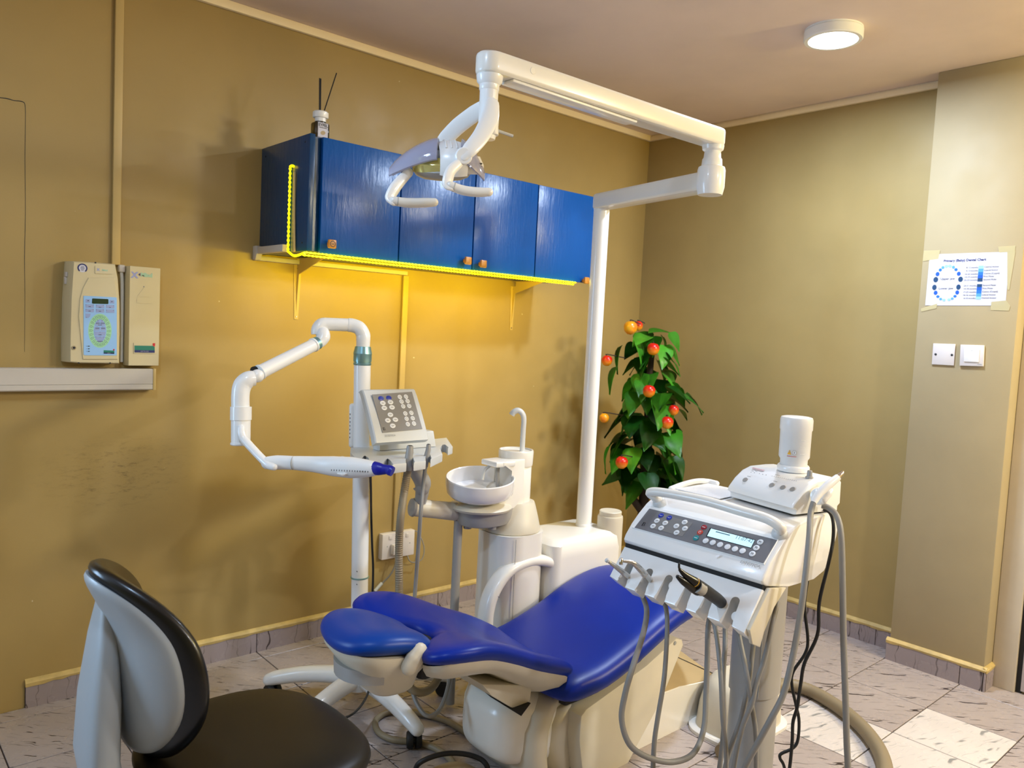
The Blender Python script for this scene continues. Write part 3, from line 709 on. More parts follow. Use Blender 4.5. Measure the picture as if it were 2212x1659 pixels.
for (u0, v0, u1, v1, yy) in ((690, 248, 690.5, 169, -0.372), (692, 248, 693, 170, -0.366), (697, 250, 727, 158, -0.368)):
    a = on(u0, v0, 'y', yy); b2 = on(u1, v1, 'y', yy); a = a+(a-b2)*0.25
    a.x = min(max(a.x, p.x-0.012), p.x+0.012); bm = BM(); tube(bm, [a, b2], 0.0024, 8, 0); obj('reed_stick', bm, K['blackmat'], rd)

# ================================================================ pillar: poster, blank plate, switch
QW = lambda X, Y, x=PX-0.001: on(1850+X/2.677, 480+Y/2.677, 'x', x)
po_ = thing('dental_chart_poster', 'white printed baby dental chart sheet taped to the cream pillar', 'poster', QW(630, 482))
bm = BM()
g0 = [QW(*p) for p in ((425, 187), (660, 178), (888, 171))]; g1 = [QW(*p) for p in ((398, 481), (630, 482), (862, 482))]
prism(bm, g0+list(reversed(g1)), (-0.0006, 0, 0)); sheet = obj('paper_sheet', bm, K['paper'], po_)
EYm = -V((0, 1, 0)); XP = PX-0.0022
def PD(X, Y): return QW(X, Y, XP)
tx = (PD(760, 216)-PD(490, 226)).normalized(); tz = V((0, 0, 1)); tx = V((0, tx.y, tx.z)).normalized(); tz = V((0, -tx.z, tx.y)) if False else tx.cross(V((1, 0, 0))).normalized()*1
if tz.z < 0: tz = -tz
wd = (PD(762, 216)-PD(488, 226)).length
bm = BM(); text(bm, 'Primary (Baby) Dental Chart', wd/13.0, PD(625, 220), tx, tz, 'CENTER', 0.0002, 0.0004); obj('title_print', bm, K['navy'], sheet)
bm = BM(); text(bm, 'Upper jaw', 0.0145, PD(527, 327), tx, tz, 'CENTER', 0.0002); text(bm, 'Lower jaw', 0.0145, PD(517, 383), tx, tz, 'CENTER', 0.0002)
rows = ['8-12 months', '9-13 months', '16-22 months', '13-19 months', '25-33 months', '23-31 months', '14-18 months', '17-23 months', '10-16 months', '6-10 months']
nm = ['Central Incisor', 'Lateral Incisor', 'Canine (Cuspid)', 'First Molar', 'Second Molar', 'Second Molar', 'First Molar', 'Canine (Cuspid)', 'Lateral Incisor', 'Central Incisor']
yy = [260, 279, 298, 315, 333, 366, 384, 403, 421, 439]
for k in range(10):
    dx_ = -(yy[k]-260)*0.09
    text(bm, rows[k], 0.0095, PD(705+dx_, yy[k]+1), tx, tz, 'RIGHT', 0.0002); text(bm, nm[k], 0.0095, PD(740+dx_, yy[k]-1), tx, tz, 'LEFT', 0.0002)
obj('chart_print', bm, K['ink'], sheet, stuff=True)
cols = [0, 1, 2, 3, 4, 4, 3, 2, 1, 0]
edges = [251, 269, 288, 306, 324, 343, 358, 375, 393, 412, 430, 447]
for grp in ((0, 5, 0), (5, 10, 1)):
    for k in range(*grp[:2]):
        y0_, y1_ = edges[k+grp[2]], edges[k+1+grp[2]]
        o0 = -(y0_-260)*0.09; o1 = -(y1_-260)*0.09; bm = BM()
        prism(bm, [PD(707+o0, y0_), PD(736+o0, y0_), PD(736+o1, y1_), PD(707+o1, y1_)], (-0.0003, 0, 0)); obj('colour_key', bm, K['tooth%d' % cols[k]], sheet)
up = [(459, 332, 15, 18, 4), (469, 300, 12, 14, 3), (485, 276, 10, 10, 2), (500, 262, 9, 10, 1), (520, 255, 11, 10, 0)]
dn = [(451, 377, 14, 18, 4), (458, 408, 12, 14, 3), (471, 430, 10, 9, 2), (487, 444, 9, 8, 1), (506, 450, 10, 9, 0)]
for lst, cx_, sh in ((up, 532, 2), (dn, 514, 1)):
    for X, Y, rx, ry, cc in lst:
        for s in (0, 1):
            XX = X if s == 0 else 2*cx_-X+(1 if lst is up else 0); bm = BM()
            if lst is up and s: XX = 2*531-X-1
            if lst is dn and s: XX = 2*520.5-X
            YY = Y-(2 if s else 0); c = PD(XX, YY); sc = (PD(XX+10, YY)-c).length/10
            flatdisc(bm, c+V((-0.0004, 0, 0)), tx, tz, rx*sc*0.92, ry*sc*0.92, 14); obj('tooth_picture', bm, K['tooth%d' % cc], sheet)
for q in (((390, 165), (485, 162), (474, 212), (384, 226)), ((820, 142), (921, 135), (916, 170), (826, 176)), ((372, 500), (468, 470), (462, 498), (376, 517)), ((780, 460), (866, 452), (890, 484), (882, 512), (776, 508)), ((872, 172), (920, 168), (884, 392), (872, 390))):
    bm = BM(); prism(bm, [QW(*p, PX-0.0018) for p in q], (-0.0002, 0, 0)); obj('clear_tape', bm, K['tape'], po_)
# blank plate and light switch
bp_ = thing('blank_wall_plate', 'flat white blank wall plate with two screws on the cream pillar', 'wall plate', QW(505, 826))
bm = BM(); prism(bm, [QW(*p, PX-0.0006) for p in ((447, 701), (576, 705), (566, 829), (438, 822))], (-0.007, 0, 0), 0.002); obj('plate', bm, K['switch'], bp_)
for X in (458, 552):
    bm = BM(); disc(bm, QW(X, 764 if X < 500 else 768, PX-0.0078), (-1, 0, 0), 0.0055, 0.0008, 12); obj('screw', bm, K['ink'], bp_)
sw = thing('light_switch', 'white square rocker light switch on the pillar beside the blank plate', 'switch', QW(670, 832))
bm = BM(); prism(bm, [QW(*p, PX-0.0006) for p in ((606, 708), (744, 712), (738, 834), (600, 830))], (-0.011, 0, 0), 0.003); obj('plate', bm, K['switch'], sw)
bm = BM(); prism(bm, [QW(*p, PX-0.0118) for p in ((624, 732), (714, 734), (708, 810), (622, 806))], (-0.004, 0, 0), 0.0015); rk = obj('rocker', bm, K['white'], sw)
bm = BM(); slab(bm, QW(668, 742, PX-0.0162), V((0, -1, 0)), EZ, -0.004, 0.004, -0.0006, 0.0006, 0.0002); slab(bm, QW(712, 822, PX-0.0122), V((0, -1, 0)), EZ, -0.009, 0.009, -0.001, 0.001, 0.0002); obj('switch_print', bm, K['greyink'], sw, stuff=True)

# ================================================================ round ceiling lamp
lc = V((-0.905, -1.662, H))
cl = thing('ceiling_lamp', 'round white surface mounted ceiling lamp, lit', 'ceiling lamp', lc)
bm = BM(); lathe(bm, [(0.112, 0), (0.112, -0.005), (0.11, -0.006), (0.114, -0.010), (0.114, -0.040), (0.110, -0.045), (0.096, -0.045), (0.096, -0.042)], lc, n=48); obj('housing', bm, K['white'], cl)
bm = BM(); lathe(bm, [(0.001, -0.0405), (0.0955, -0.0405), (0.0955, -0.0425), (0.001, -0.0435)], lc, n=48); obj('diffuser', bm, K['lampglow'], cl)
# ================================================================ operating light: pole, two arms, head
POLE = V((-1.48, -0.975, 0.655))
ol = thing('operating_light', 'white ceiling height operating light on a tall pole with two jointed arms', 'operating light', POLE)
bm = BM(); lathe(bm, [(0.036, 0), (0.036, 0.01), (0.034, 0.012), (0.034, 1.385)], POLE, n=28); obj('pole', bm, K['pole'], ol)
EL = V((-1.668, -1.652, 0))
def arm(name, a, b, wz, wy, m, ra=None):
    """rounded flat arm between a and b, height wz, width wy"""
    a, b = V(a), V(b); d = (b-a); L = d.length; d = d.normalized(); s = V((0, 0, 1)).cross(d).normalized(); u = d.cross(s)
    bm = BM(); loops = []
    n = 10; r = wy/2
    out = [(-r*math.sin(PI*k/n), -r*math.cos(PI*k/n)) for k in range(n+1)]+[(L+r*math.sin(PI*k/n), r*math.cos(PI*k/n)) for k in range(n+1)]
    def ring(sc, z): return [a+d*(L/2+(x-L/2)*(1-(1-sc)*r/(L/2)))+s*y*sc+u*z for x, y in out]
    loft(bm, [ring(0.86, -wz/2), ring(0.97, -wz/2+0.004), ring(1, -wz/2+0.010), ring(1, wz/2-0.010), ring(0.97, wz/2-0.004), ring(0.86, wz/2)])
    return obj(name, bm, m, ol)
a1 = arm('lower_arm', (POLE.x, POLE.y, 2.066), (EL.x, EL.y, 2.05), 0.062, 0.078, K['unit'])
a2 = arm('upper_arm', (EL.x-0.0, EL.y, 2.20), (-2.655, -1.622, 2.20), 0.056, 0.078, K['unit'])
bm = BM(); disc(bm, at(1108, 160, 2.06)+V((0, 0, 0)), (0, -1, 0), 0.009, 0.002, 24)
p = V((-2.54, -1.622-0.0385-0.003, 2.205)); bm.free(); bm = BM(); disc(bm, p, (-0.03, -1, 0), 0.0095, 0.0022, 24); obj('cover_button', bm, K['unit'], a2)
bm = BM(); box(bm, (-2.60, -1.655, 2.163), (-2.08, -1.605, 2.1725), 0.004); obj('underside_cover', bm, K['white'], a2)
bm = BM(); lathe(bm, [(0.042, 2.003), (0.044, 2.012), (0.048, 2.03), (0.048, 2.088), (0.045, 2.098), (0.036, 2.102), (0.034, 2.125), (0.030, 2.13), (0.028, 2.152), (0.036, 2.158), (0.038, 2.172)], (EL.x, EL.y, 0), n=28); obj('elbow_joint', bm, K['white'], ol)
bm = BM(); box(bm, (-0.003, -0.0005, 2.035), (0.003, 0.0005, 2.075), 0, 1, Mx.Translation((EL.x+0.034, EL.y-0.034, 0)) @ Mx.Rotation(0.78, 4, 'Z')); obj('elbow_slot', bm, K['greyink'], ol)
# swivel stem under the upper arm
sx, sy = -2.655, -1.622
bm = BM(); lathe(bm, [(0.030, 2.174), (0.036, 2.171), (0.034, 2.155), (0.027, 2.147), (0.027, 2.135), (0.025, 2.132)], (sx, sy, 0), n=28); obj('swivel_joint', bm, K['white'], ol)
bm = BM(); lathe(bm, [(0.025, 2.133), (0.025, 2.02), (0.022, 2.005)], (sx, sy, 0), n=24); stem = obj('stem', bm, K['white'], ol)
D0 = (V((sx, sy, 2.1))-CAM).dot(CF)
def h(u, v, dd=0): return at(u, v, D0+dd)
bm = BM(); tube(bm, [h(1058, 230, 0), h(1062, 255, 0), h(1063, 275, -0.0), h(1064, 293, 0)], [0.022, 0.02, 0.017, 0.016], 16); lk = obj('fork_root', bm, K['white'], ol)
bm = BM(); tube(bm, [h(1068, 280, 0.01), h(1108, 294, 0.03)], 0.0042, 8, 0); obj('brake_lever', bm, K['greyplastic'], ol)
# fork: near arm and far arm, flat curved bars
VW = V((0.665, 0.747, 0))
for nm, pts, r in (('near', [h(1063, 225, -0.028), h(1058, 255, -0.040), h(1040, 292, -0.065), h(1016, 322, -0.085), h(1003, 336, -0.088)], [0.020, 0.024, 0.022, 0.02, 0.015]),
                   ('far', [h(1050, 228, 0.018), h(1024, 246, 0.038), h(990, 272, 0.062), h(964, 298, 0.078), h(952, 312, 0.082)], [0.018, 0.022, 0.022, 0.021, 0.017])):
    bm = BM(); tube(bm, pts, r, 20, 8, flat=0.36, up=V((-0.6, 0.5, 0.62)), round_ends=True); obj('fork_arm', bm, K['white'], ol)
# head, built in its own frame: X along the head (left to right), Y towards the viewer, Z up
HC = h(962, 345, -0.004)
hx = (h(1046, 360, 0.012)-h(856, 352, -0.0)).normalized(); hy = (-CF-hx*(-CF).dot(hx)).normalized(); hz = hx.cross(hy)*1
hz = -hz if hz.z < 0 else hz
# tip the head's top back a little so that its crown shows
hy2 = (hy*0.96-hz*0.28).normalized(); hz2 = hx.cross(hy2); hz2 = -hz2 if hz2.z < 0 else hz2
hy, hz = hy2, hz2
def hp(x, y, z): return HC+hx*x+hy*y+hz*z
PXM = D0/FPX
head = BM()
# crown: bowed shell across the middle (rings along X)
def crown(x0, x1, ry, rz0, rz1, n=9, th0=-0.5, th1=PI+0.5, zoff=0.0, k=0):
    loops = []
    for i in range(n):
        t = i/(n-1); x = x0+(x1-x0)*t
        s = 1-0.10*(2*t-1)**2
        lo = []
        for j in range(25):
            a = th0+(th1-th0)*j/24
            lo.append(hp(x+0.012*math.cos(a), ry*s*math.cos(a), zoff+rz0*s*math.sin(a)))
        for j in reversed(range(25)):
            a = th0+(th1-th0)*j/24
            lo.append(hp(x+0.012*math.cos(a), (ry-0.006)*s*math.cos(a), zoff+(rz0-0.006)*s*math.sin(a)))
        loops.append(lo)
    return loops
loft(head, crown(-0.022, 0.050, 0.080, 0.062, 0.06, zoff=-0.012))
hd = obj('head_crown', head, K['white'], ol)
for x in (-0.004, 0.010, 0.024):
    bm = BM(); tube(bm, [hp(x+0.012*math.cos(a), 0.0795*math.cos(a), -0.012+0.0615*math.sin(a)) for a in [0.75+0.17*k for k in range(8)]], 0.0026, 6, 2); obj('crown_rib', bm, K['white'], hd)
bm = BM(); box(bm, (-0.0015, -0.001, -0.008), (0.0015, 0.001, 0.008), 0, 1, Mx.Translation(hp(0.034, 0.078, 0.012)) @ Mx((hx, hy, hz)).transposed().to_4x4() @ Mx.Rotation(-0.4, 4, 'Y')); obj('crown_slot', bm, K['dark'], hd)
bm = BM(); lathe(bm, [(0.0, 0), (0.020, 0.0), (0.022, 0.006), (0.022, 0.018), (0.019, 0.021)], h(1001, 338, -0.072)+V((0, 0, 0)), (h(1003, 336, -0.1)-h(1001, 338, -0.07)), 24); obj('pivot_boss', bm, K['white'], ol)
# clear covers: curved shells swooping out to left and right
def wing(sgn, L, drop, w0):
    loops = []
    for i in range(13):
        t = i/12; x = sgn*(0.0+L*t)+(-0.020 if sgn < 0 else 0.044)
        zc = 0.030-drop*(t**1.25); wy = w0*(1-0.42*t**2.2); zz = 0.060*math.sqrt(1-0.84*t*t)
        lo = []
        for j in range(17):
            a = 0.10+(PI-0.2)*j/16; lo.append(hp(x, wy*math.cos(a), zc-0.034+zz*math.sin(a)))
        for j in reversed(range(17)):
            a = 0.10+(PI-0.2)*j/16; lo.append(hp(x-sgn*0.002, (wy-0.003)*math.cos(a), zc-0.037+zz*math.sin(a)))
        loops.append(lo)
    bm = BM(); loft(bm, loops); return obj('clear_cover', bm, K['smoke'], ol)
wing(-1, 0.126, 0.044, 0.074)
wing(1, 0.062, 0.046, 0.080)
# reflector band and grey belly below
bm = BM(); loops = []
for z, s in ((0.004, 1.0), (-0.012, 1.0), (-0.014, 1.015), (-0.016, 1.0), (-0.034, 0.96)):
    loops.append([hp(-0.012+0.078*s*math.cos(a), 0.066*s*math.sin(a), z) for a in [2*PI*k/40 for k in range(40)]])
loft(bm, loops, cap=False); obj('reflector_band', bm, K['reflector'], ol)
bm = BM(); loops = []
for z, s in ((-0.020, 0.9), (-0.034, 0.962), (-0.044, 0.85), (-0.052, 0.6), (-0.055, 0.2)):
    loops.append([hp(-0.008+0.080*s*math.cos(a), 0.068*s*math.sin(a), z) for a in [2*PI*k/40 for k in range(40)]])
loft(bm, loops); obj('lamp_belly', bm, K['greymetal'], ol)
bm = BM(); loops = []
for z, s in ((0.012, 0.8), (-0.01, 1.0), (-0.026, 1.0), (-0.034, 0.9)):
    loops.append([hp(0.048+0.055*s*math.cos(a), 0.060*s*math.sin(a), z) for a in [2*PI*k/32 for k in range(32)]])
loft(bm, loops); ve = obj('lamp_housing_side', bm, K['unit'], ol)
for z in (-0.002, -0.009):
    bm = BM(); tube(bm, [hp(0.048+0.056*math.cos(a), 0.0612*math.sin(a), z-0.004) for a in [0.5+0.16*k for k in range(6)]], 0.0020, 6, 2); obj('vent_slot', bm, K['dark'], ve)
bm = BM(); ball(bm, hp(-0.02, 0, 0.006), 0.018, n=16); obj('bulb', bm, K['ceramic'], ol)
# two handles: bent bracket with a grip
for br, gr in (([h(884, 372, -0.03), h(868, 388, -0.045), h(852, 408, -0.058), h(842, 428, -0.066), h(848, 437, -0.07)], [h(850, 434, -0.07), h(880, 438, -0.062), h(915, 438, -0.055), h(938, 437, -0.05)]),
               ([h(992, 352, -0.085), h(975, 368, -0.1), h(968, 385, -0.108), h(966, 400, -0.112), h(974, 405, -0.112)], [h(972, 401, -0.112), h(1000, 411, -0.104), h(1030, 415, -0.098), h(1056, 415, -0.094)])):
    bm = BM(); tube(bm, br, [0.012, 0.014, 0.0155, 0.0145, 0.012], 14, 6, flat=0.55, up=(0.1, 0.1, 1), round_ends=True); hb = obj('handle_bracket', bm, K['white'], ol)
    bm = BM(); tube(bm, gr, [0.0115, 0.0125, 0.0125, 0.011], 16, 6, round_ends=True); obj('handle_grip', bm, K['unit'], hb)
    bm = BM(); q = gr[0].lerp(gr[1], 0.3); dd = (gr[1]-gr[0]).normalized(); lathe(bm, [(0.0122, -0.0008), (0.0128, 0), (0.0122, 0.0008)], q, dd, 20); obj('grip_ring', bm, K['greyink'], hb)

# ================================================================ spittoon unit with assistant element
UX, UY = -1.912, -0.975
un = thing('spittoon_unit', 'cream dental spittoon column with round white bowl, swing arm and key panel', 'dental unit', (UX, UY, 0))
def rr_loop(cx, cy, z, hx_, hy_, r, n=8):
    L = []
    for qx, qy, a0 in ((1, 1, 0), (-1, 1, PI/2), (-1, -1, PI), (1, -1, 1.5*PI)):
        for k in range(n+1):
            a = a0+PI/2*k/n; L.append(V((cx+qx*(hx_-r)+r*math.cos(a), cy+qy*(hy_-r)+r*math.sin(a), z)))
    return L
bm = BM(); loft(bm, [rr_loop(UX, UY, z, 0.118, 0.118, r) for z, r in ((0, 0.09), (0.69, 0.09), (0.698, 0.086))]); obj('column_cover', bm, K['unit'], un)
bm = BM(); p0 = at(1072, 1300, 3.06); tube(bm, [V((UX-0.072, UY-0.1135, 0.02)), V((UX-0.072, UY-0.1135, 0.69))], 0.0012, 6, 0); obj('cover_seam', bm, K['greyink'], un)
bm = BM(); loft(bm, [[V((UX+0.02*t+r*math.cos(a), UY+0.0*t+r*math.sin(a), z)) for a in [2*PI*k/40 for k in range(40)]] for z, r, t in ((0.698, 0.113, 0), (0.702, 0.118, 0), (0.712, 0.118, 0), (0.755, 0.100, 0.5), (0.80, 0.080, 1), (0.812, 0.072, 1.2))]); obj('cone_neck', bm, K['cream'], un)
CX2, CY2 = -1.886, -0.955
bm = BM(); lathe(bm, [(0.066, 0.80), (0.066, 0.952), (0.0645, 0.954), (0.069, 0.956), (0.070, 0.962), (0.0715, 1.012), (0.069, 1.018), (0.0655, 1.018), (0.064, 1.012), (0.02, 1.011)], (CX2, CY2, 0), n=36); obj('upper_column', bm, K['unit'], un)
# cup filler hook
bm = BM(); b0 = V((CX2+0.022, CY2-0.012, 1.01)); dl = V((-0.62, 0.5, 0)).normalized()
tube(bm, [b0, b0+V((0, 0, 0.08)), b0+V((0, 0, 0.135)), b0+dl*0.010+V((0, 0, 0.158)), b0+dl*0.026+V((0, 0, 0.166)), b0+dl*0.042+V((0, 0, 0.159)), b0+dl*0.05+V((0, 0, 0.146))], [0.012, 0.012, 0.012, 0.012, 0.0125, 0.013, 0.014], 14, 6, flat=0.7); obj('cup_filler_spout', bm, K['greyplastic'], un)
# bowl carrier block
bm = BM(); pts = [(-2.015, 0.986), (-1.90, 0.990), (-1.90, 0.80), (-1.98, 0.795), (-2.06, 0.80), (-2.06, 0.815), (-1.965, 0.86), (-1.962, 0.955), (-2.015, 0.965)]
prism(bm, [(x, -1.03, z) for x, z in pts], (0, 0.105, 0), 0.008); obj('carrier_block', bm, K['unit'], un)
bm = BM(); prism(bm, [(-2.045, -1.022, 0.965), (-1.96, -1.035, 0.965), (-1.96, -0.925, 0.965), (-2.045, -0.93, 0.965)], (0, 0, 0.022), 0.005); obj('spout_hood', bm, K['white'], un)
bm = BM(); tube(bm, [(-2.03, -0.965, 0.963), (-2.05, -0.962, 0.95), (-2.06, -0.962, 0.925), (-2.065, -0.965, 0.91)], 0.006, 10); obj('bowl_spout', bm, K['greyplastic'], un)
bm = BM(); tube(bm, [(-2.005, -0.985, 0.962), (-2.006, -0.985, 0.93), (-2.0, -0.985, 0.87)], 0.008, 8); obj('water_trail', bm, K['greymetal'], un)
# bowl, slightly tipped to the viewer
bc = at(1037, 1050, 3.05); bc.z = 0.0
tilt = V((-0.10, -0.11, 1)).normalized(); b0 = V((bc.x, bc.y, 0.836))
bm = BM(); lathe(bm, [(0.070, 0.0), (0.084, 0.004), (0.088, 0.012), (0.120, 0.020), (0.130, 0.032), (0.1345, 0.06), (0.1345, 0.088), (0.1315, 0.0915), (0.128, 0.088), (0.126, 0.06), (0.118, 0.036), (0.08, 0.028), (0.03, 0.024), (0.001, 0.022)], b0, tilt, 48); obj('spittoon_bowl', bm, K['ceramic'], un)
bm = BM(); lathe(bm, [(0.118, 0.787), (0.124, 0.796), (0.116, 0.803), (0.07, 0.815), (0.02, 0.84)], (b0.x+0.004, b0.y-0.002, 0.012), (0, 0, 1), 40); obj('bowl_plate', bm, K['cream'], un)
bm = BM(); loft(bm, [[V((b0.x+0.01+r*1.0*math.cos(a)+(0.03 if math.cos(a) > 0 else 0), b0.y+r*0.9*math.sin(a), z)) for a in [2*PI*k/36 for k in range(36)]] for z, r in ((0.735, 0.080), (0.742, 0.096), (0.76, 0.104), (0.80, 0.108))]); pb = obj('plate_housing', bm, K['greymetal'], un)
for dx_, dy_ in ((0.03, -0.05), (-0.045, 0.01)):
    bm = BM(); lathe(bm, [(0.016, 0.722), (0.018, 0.735), (0.018, 0.745)], (b0.x+dx_, b0.y+dy_, 0), n=16); obj('hose_socket', bm, K['greymetal'], pb)
bm = BM(); sp_ = at(990, 1130, 3.03); tube(bm, [V((sp_.x, sp_.y, 0.755)), V((sp_.x, sp_.y, 0.5)), V((sp_.x, sp_.y, 0.02))], 0.0175, 14, 4); obj('drain_tube', bm, K['greymetal'], un)
# junction body to the right, carrying the pole
bm = BM(); loft(bm, [rr_loop(-1.58, -0.975, z, a, b, 0.04) for z, a, b in ((0.0, 0.21, 0.14), (0.58, 0.21, 0.14), (0.632, 0.205, 0.136), (0.65, 0.185, 0.12), (0.655, 0.16, 0.1))]); obj('service_body', bm, K['unit'], un)
bm = BM(); cc = at(1318, 1122, 3.44); lathe(bm, [(0.056, 0.50), (0.056, 0.70), (0.054, 0.708), (0.049, 0.709), (0.049, 0.727), (0.046, 0.730)], (cc.x, cc.y, 0), n=32); obj('canister', bm, K['cream'], un)
# swing arm to the assistant element
bm = BM(); ax0, ax1 = at(893, 1096, 2.94), at(985, 1105, 3.03); tube(bm, [ax0, ax0.lerp(ax1, 0.5), ax1], [0.033, 0.034, 0.036], 20, 4, round_ends=False); sa = obj('swing_arm', bm, K['cream'], un)
bm = BM(); e0 = ax0+V((0, 0, 0)); lathe(bm, [(0.02, -0.012), (0.033, -0.009), (0.036, 0), (0.033, 0.003)], ax0, (ax1-ax0), 24); obj('arm_end_cap', bm, K['greymetal'], sa)
bm = BM(); tube(bm, [at(908, 1085, 2.94), at(912, 1060, 2.93), at(908, 1048, 2.93)], [0.022, 0.026, 0.03], 18, 4); obj('knuckle_post', bm, K['greymetal'], un)
bm = BM(); tube(bm, [at(912, 1056, 2.92), at(913, 1042, 2.92), at(902, 1022, 2.90), at(892, 1008, 2.88), at(888, 1000, 2.87)], [0.027, 0.031, 0.029, 0.026, 0.024], 18, 6, round_ends=True); obj('knuckle', bm, K['greymetal'], un)
# tray with instrument notches: comb outline in plan, axis along X
TX0, TX1, TZ = -2.64, -2.155, 1.03
def comb(x0, x1, yb, yf, notches, nw, nd, skew=None):
    pts = [(x0, yb), (x0, yf)]
    for c in notches:
        y_ = yf
        pts += [(c-nw*0.62, y_), (c-nw*0.5, y_+nd*0.35)]
        for k in range(7): a = PI-PI*k/6; pts.append((c+nw*0.5*math.cos(a), y_+nd*0.62+nw*0.5*math.sin(a)))
        pts += [(c+nw*0.5, y_+nd*0.35), (c+nw*0.62, y_)]
    pts += [(x1, yf), (x1, yb)]
    return pts
tpx = [(757, 967), (757, 978), (772, 993), (780, 997), (782, 986), (789, 983), (796, 989), (798, 1001), (815, 1005), (826, 1005), (830, 993), (838, 989.5), (845, 994), (848, 1003.5), (852, 1003), (878, 1000), (875, 988), (884, 981), (893.5, 986), (894, 999), (920, 995), (918, 983), (925, 977.5), (931, 981.5), (930, 992), (956, 980), (950, 968.5), (954.5, 960), (963, 960), (968, 967.5), (978, 964), (965, 945)]
bm = BM(); prism(bm, [on(u, v, 'z', TZ) for u, v in tpx], (0, 0, -0.031), 0.0035, 2); tray = obj('instrument_tray', bm, K['greyplastic'], un)
# key panel leaning back
P0, P1 = V((-2.547, -0.952, 1.082)), V((-2.32, -0.952, 1.082)); up_ = V((0, 0.1, 0.182)); pn = V((1, 0, 0)).cross(up_).normalized()
bm = BM(); loops = []
for t, dd in ((0.0, 0.0), (0.12, 0.003), (0.3, 0.004), (0.6, 0.003), (0.85, 0), (0.97, -0.004), (1.0, -0.010)):
    a = P0+up_*t+pn*dd; b = P1+up_*t+pn*dd; back = -pn*(0.028-0.004*t)
    loops.append([a+V((0.004, 0, 0)), b-V((0.004, 0, 0)), b-pn*0.004, b+back, a+back, a-pn*0.004])
loft(bm, loops); pan = obj('key_panel', bm, K['greyplastic'], un, ang=30)
bm = BM(); n0, n1 = on(820, 974, 'z', TZ+0.001), on(921, 959.5, 'z', TZ+0.001); n1.y = n0.y; prism(bm, [n0, n1, n1+V((-0.006, 0.012, 0.06)), n0+V((0.006, 0.012, 0.06))], (0, 0.05, 0), 0.004); obj('panel_neck', bm, K['greyplastic'], un)
pu = up_.normalized(); AO = P0+pn*0.0045
def ap(u, v): return onp(u, v, P0+pn*0.0046, pn)
bm = BM(); q = [ap(*p) for p in ((803.5, 852.5), (889.5, 846.5), (912, 926.5), (826, 935))]
prism(bm, q, pn*0.0012); foil = obj('key_foil', bm, K['keypad2'], pan)
ZP = lambda X, Y: (460+X/3.687, 650+Y/3.687)
exp_ = V((1, 0, 0))
keys = [(1337, 778, 'btnblue'), (1399, 774, 'btnblue'), (1351, 815, 'btn'), (1412, 808, 'btn'), (1363, 854, 'btn'), (1424, 849, 'btn'), (1411, 908, 'btn'), (1391, 953, 'btn'), (1451, 947, 'btn'), (1430, 996, 'btn'),
        (1486, 767, 'btn'), (1535, 764, 'btn'), (1500, 803, 'btn'), (1548, 799, 'btn'), (1513, 841, 'btn'), (1561, 838, 'btn'), (1530, 898, 'btn'), (1578, 893, 'btn'), (1540, 940, 'btn'), (1589, 936, 'btn'), (1550, 983, 'btn'), (1599, 978, 'btn')]
ip = BM()
for X, Y, m in keys:
    c = ap(*ZP(X, Y))+pn*0.0012; big = X < 1460
    bm = BM(); loops = []
    rx, ry = (0.0115, 0.0088) if big else (0.0090, 0.0088)
    loft(bm, [[c+pn*hh+exp_*rx*s*math.cos(a)+pu*ry*s*math.sin(a) for a in [2*PI*k/20 for k in range(20)]] for hh, s in ((0, 1), (0.001, 1), (0.0014, 0.9))]); obj('key', bm, K[m], foil)
    if m == 'btn':
        c2 = c+pn*0.0016
        if big:
            for (a0, b0_), (a1_, b1_) in (((-0.006, 0.001), (-0.002, -0.002)), ((-0.002, -0.002), (0.002, -0.001)), ((0.002, -0.001), (0.006, 0.0005))):
                p_, q_ = c2+exp_*a0+pu*b0_, c2+exp_*a1_+pu*b1_; s_ = (q_-p_).cross(pn).normalized()*0.0006; quad(ip, [p_+s_, q_+s_, q_-s_, p_-s_])
            flatdisc(ip, c2+exp_*-0.0005+pu*0.0015, exp_, pu, 0.0012, 0.0012, 8)
        else: ringstrip(ip, c2, exp_, pu, (0.0048, 0.0042), (0.0038, 0.0032), 12)
for X, Y, s in ((1576, 912, 'F1'), (1589, 936, 'F2'), (1599, 978, 'F3')): pass
obj('key_print', ip, K['ink'], foil, stuff=True)
bm = BM()
cl_ = ap(*ZP(1362, 1020))+pn*0.0013
for pts in ([(-0.004, 0.006), (-0.0035, -0.006)], [(-0.001, 0.006), (-0.003, 0)], [(-0.003, 0), (0.0005, -0.006)], [(0.002, 0.006), (0.003, -0.003)]):
    tube(bm, [cl_+exp_*a+pu*b for a, b in pts], 0.0007, 6, 0)
ringstrip(bm, cl_+exp_*0.004-pu*0.004, exp_, pu, (0.002, 0.002), (0.0012, 0.0012), 12)
obj('logo_print', bm, K['ink'], foil, stuff=True)
bm = BM(); text(bm, 'ESTETICA', 0.0105, ap(*ZP(1412, 1073))+pn*0.0004, exp_, pu, 'CENTER', 0.0008); obj('model_lettering', bm, K['greyink'], pan)
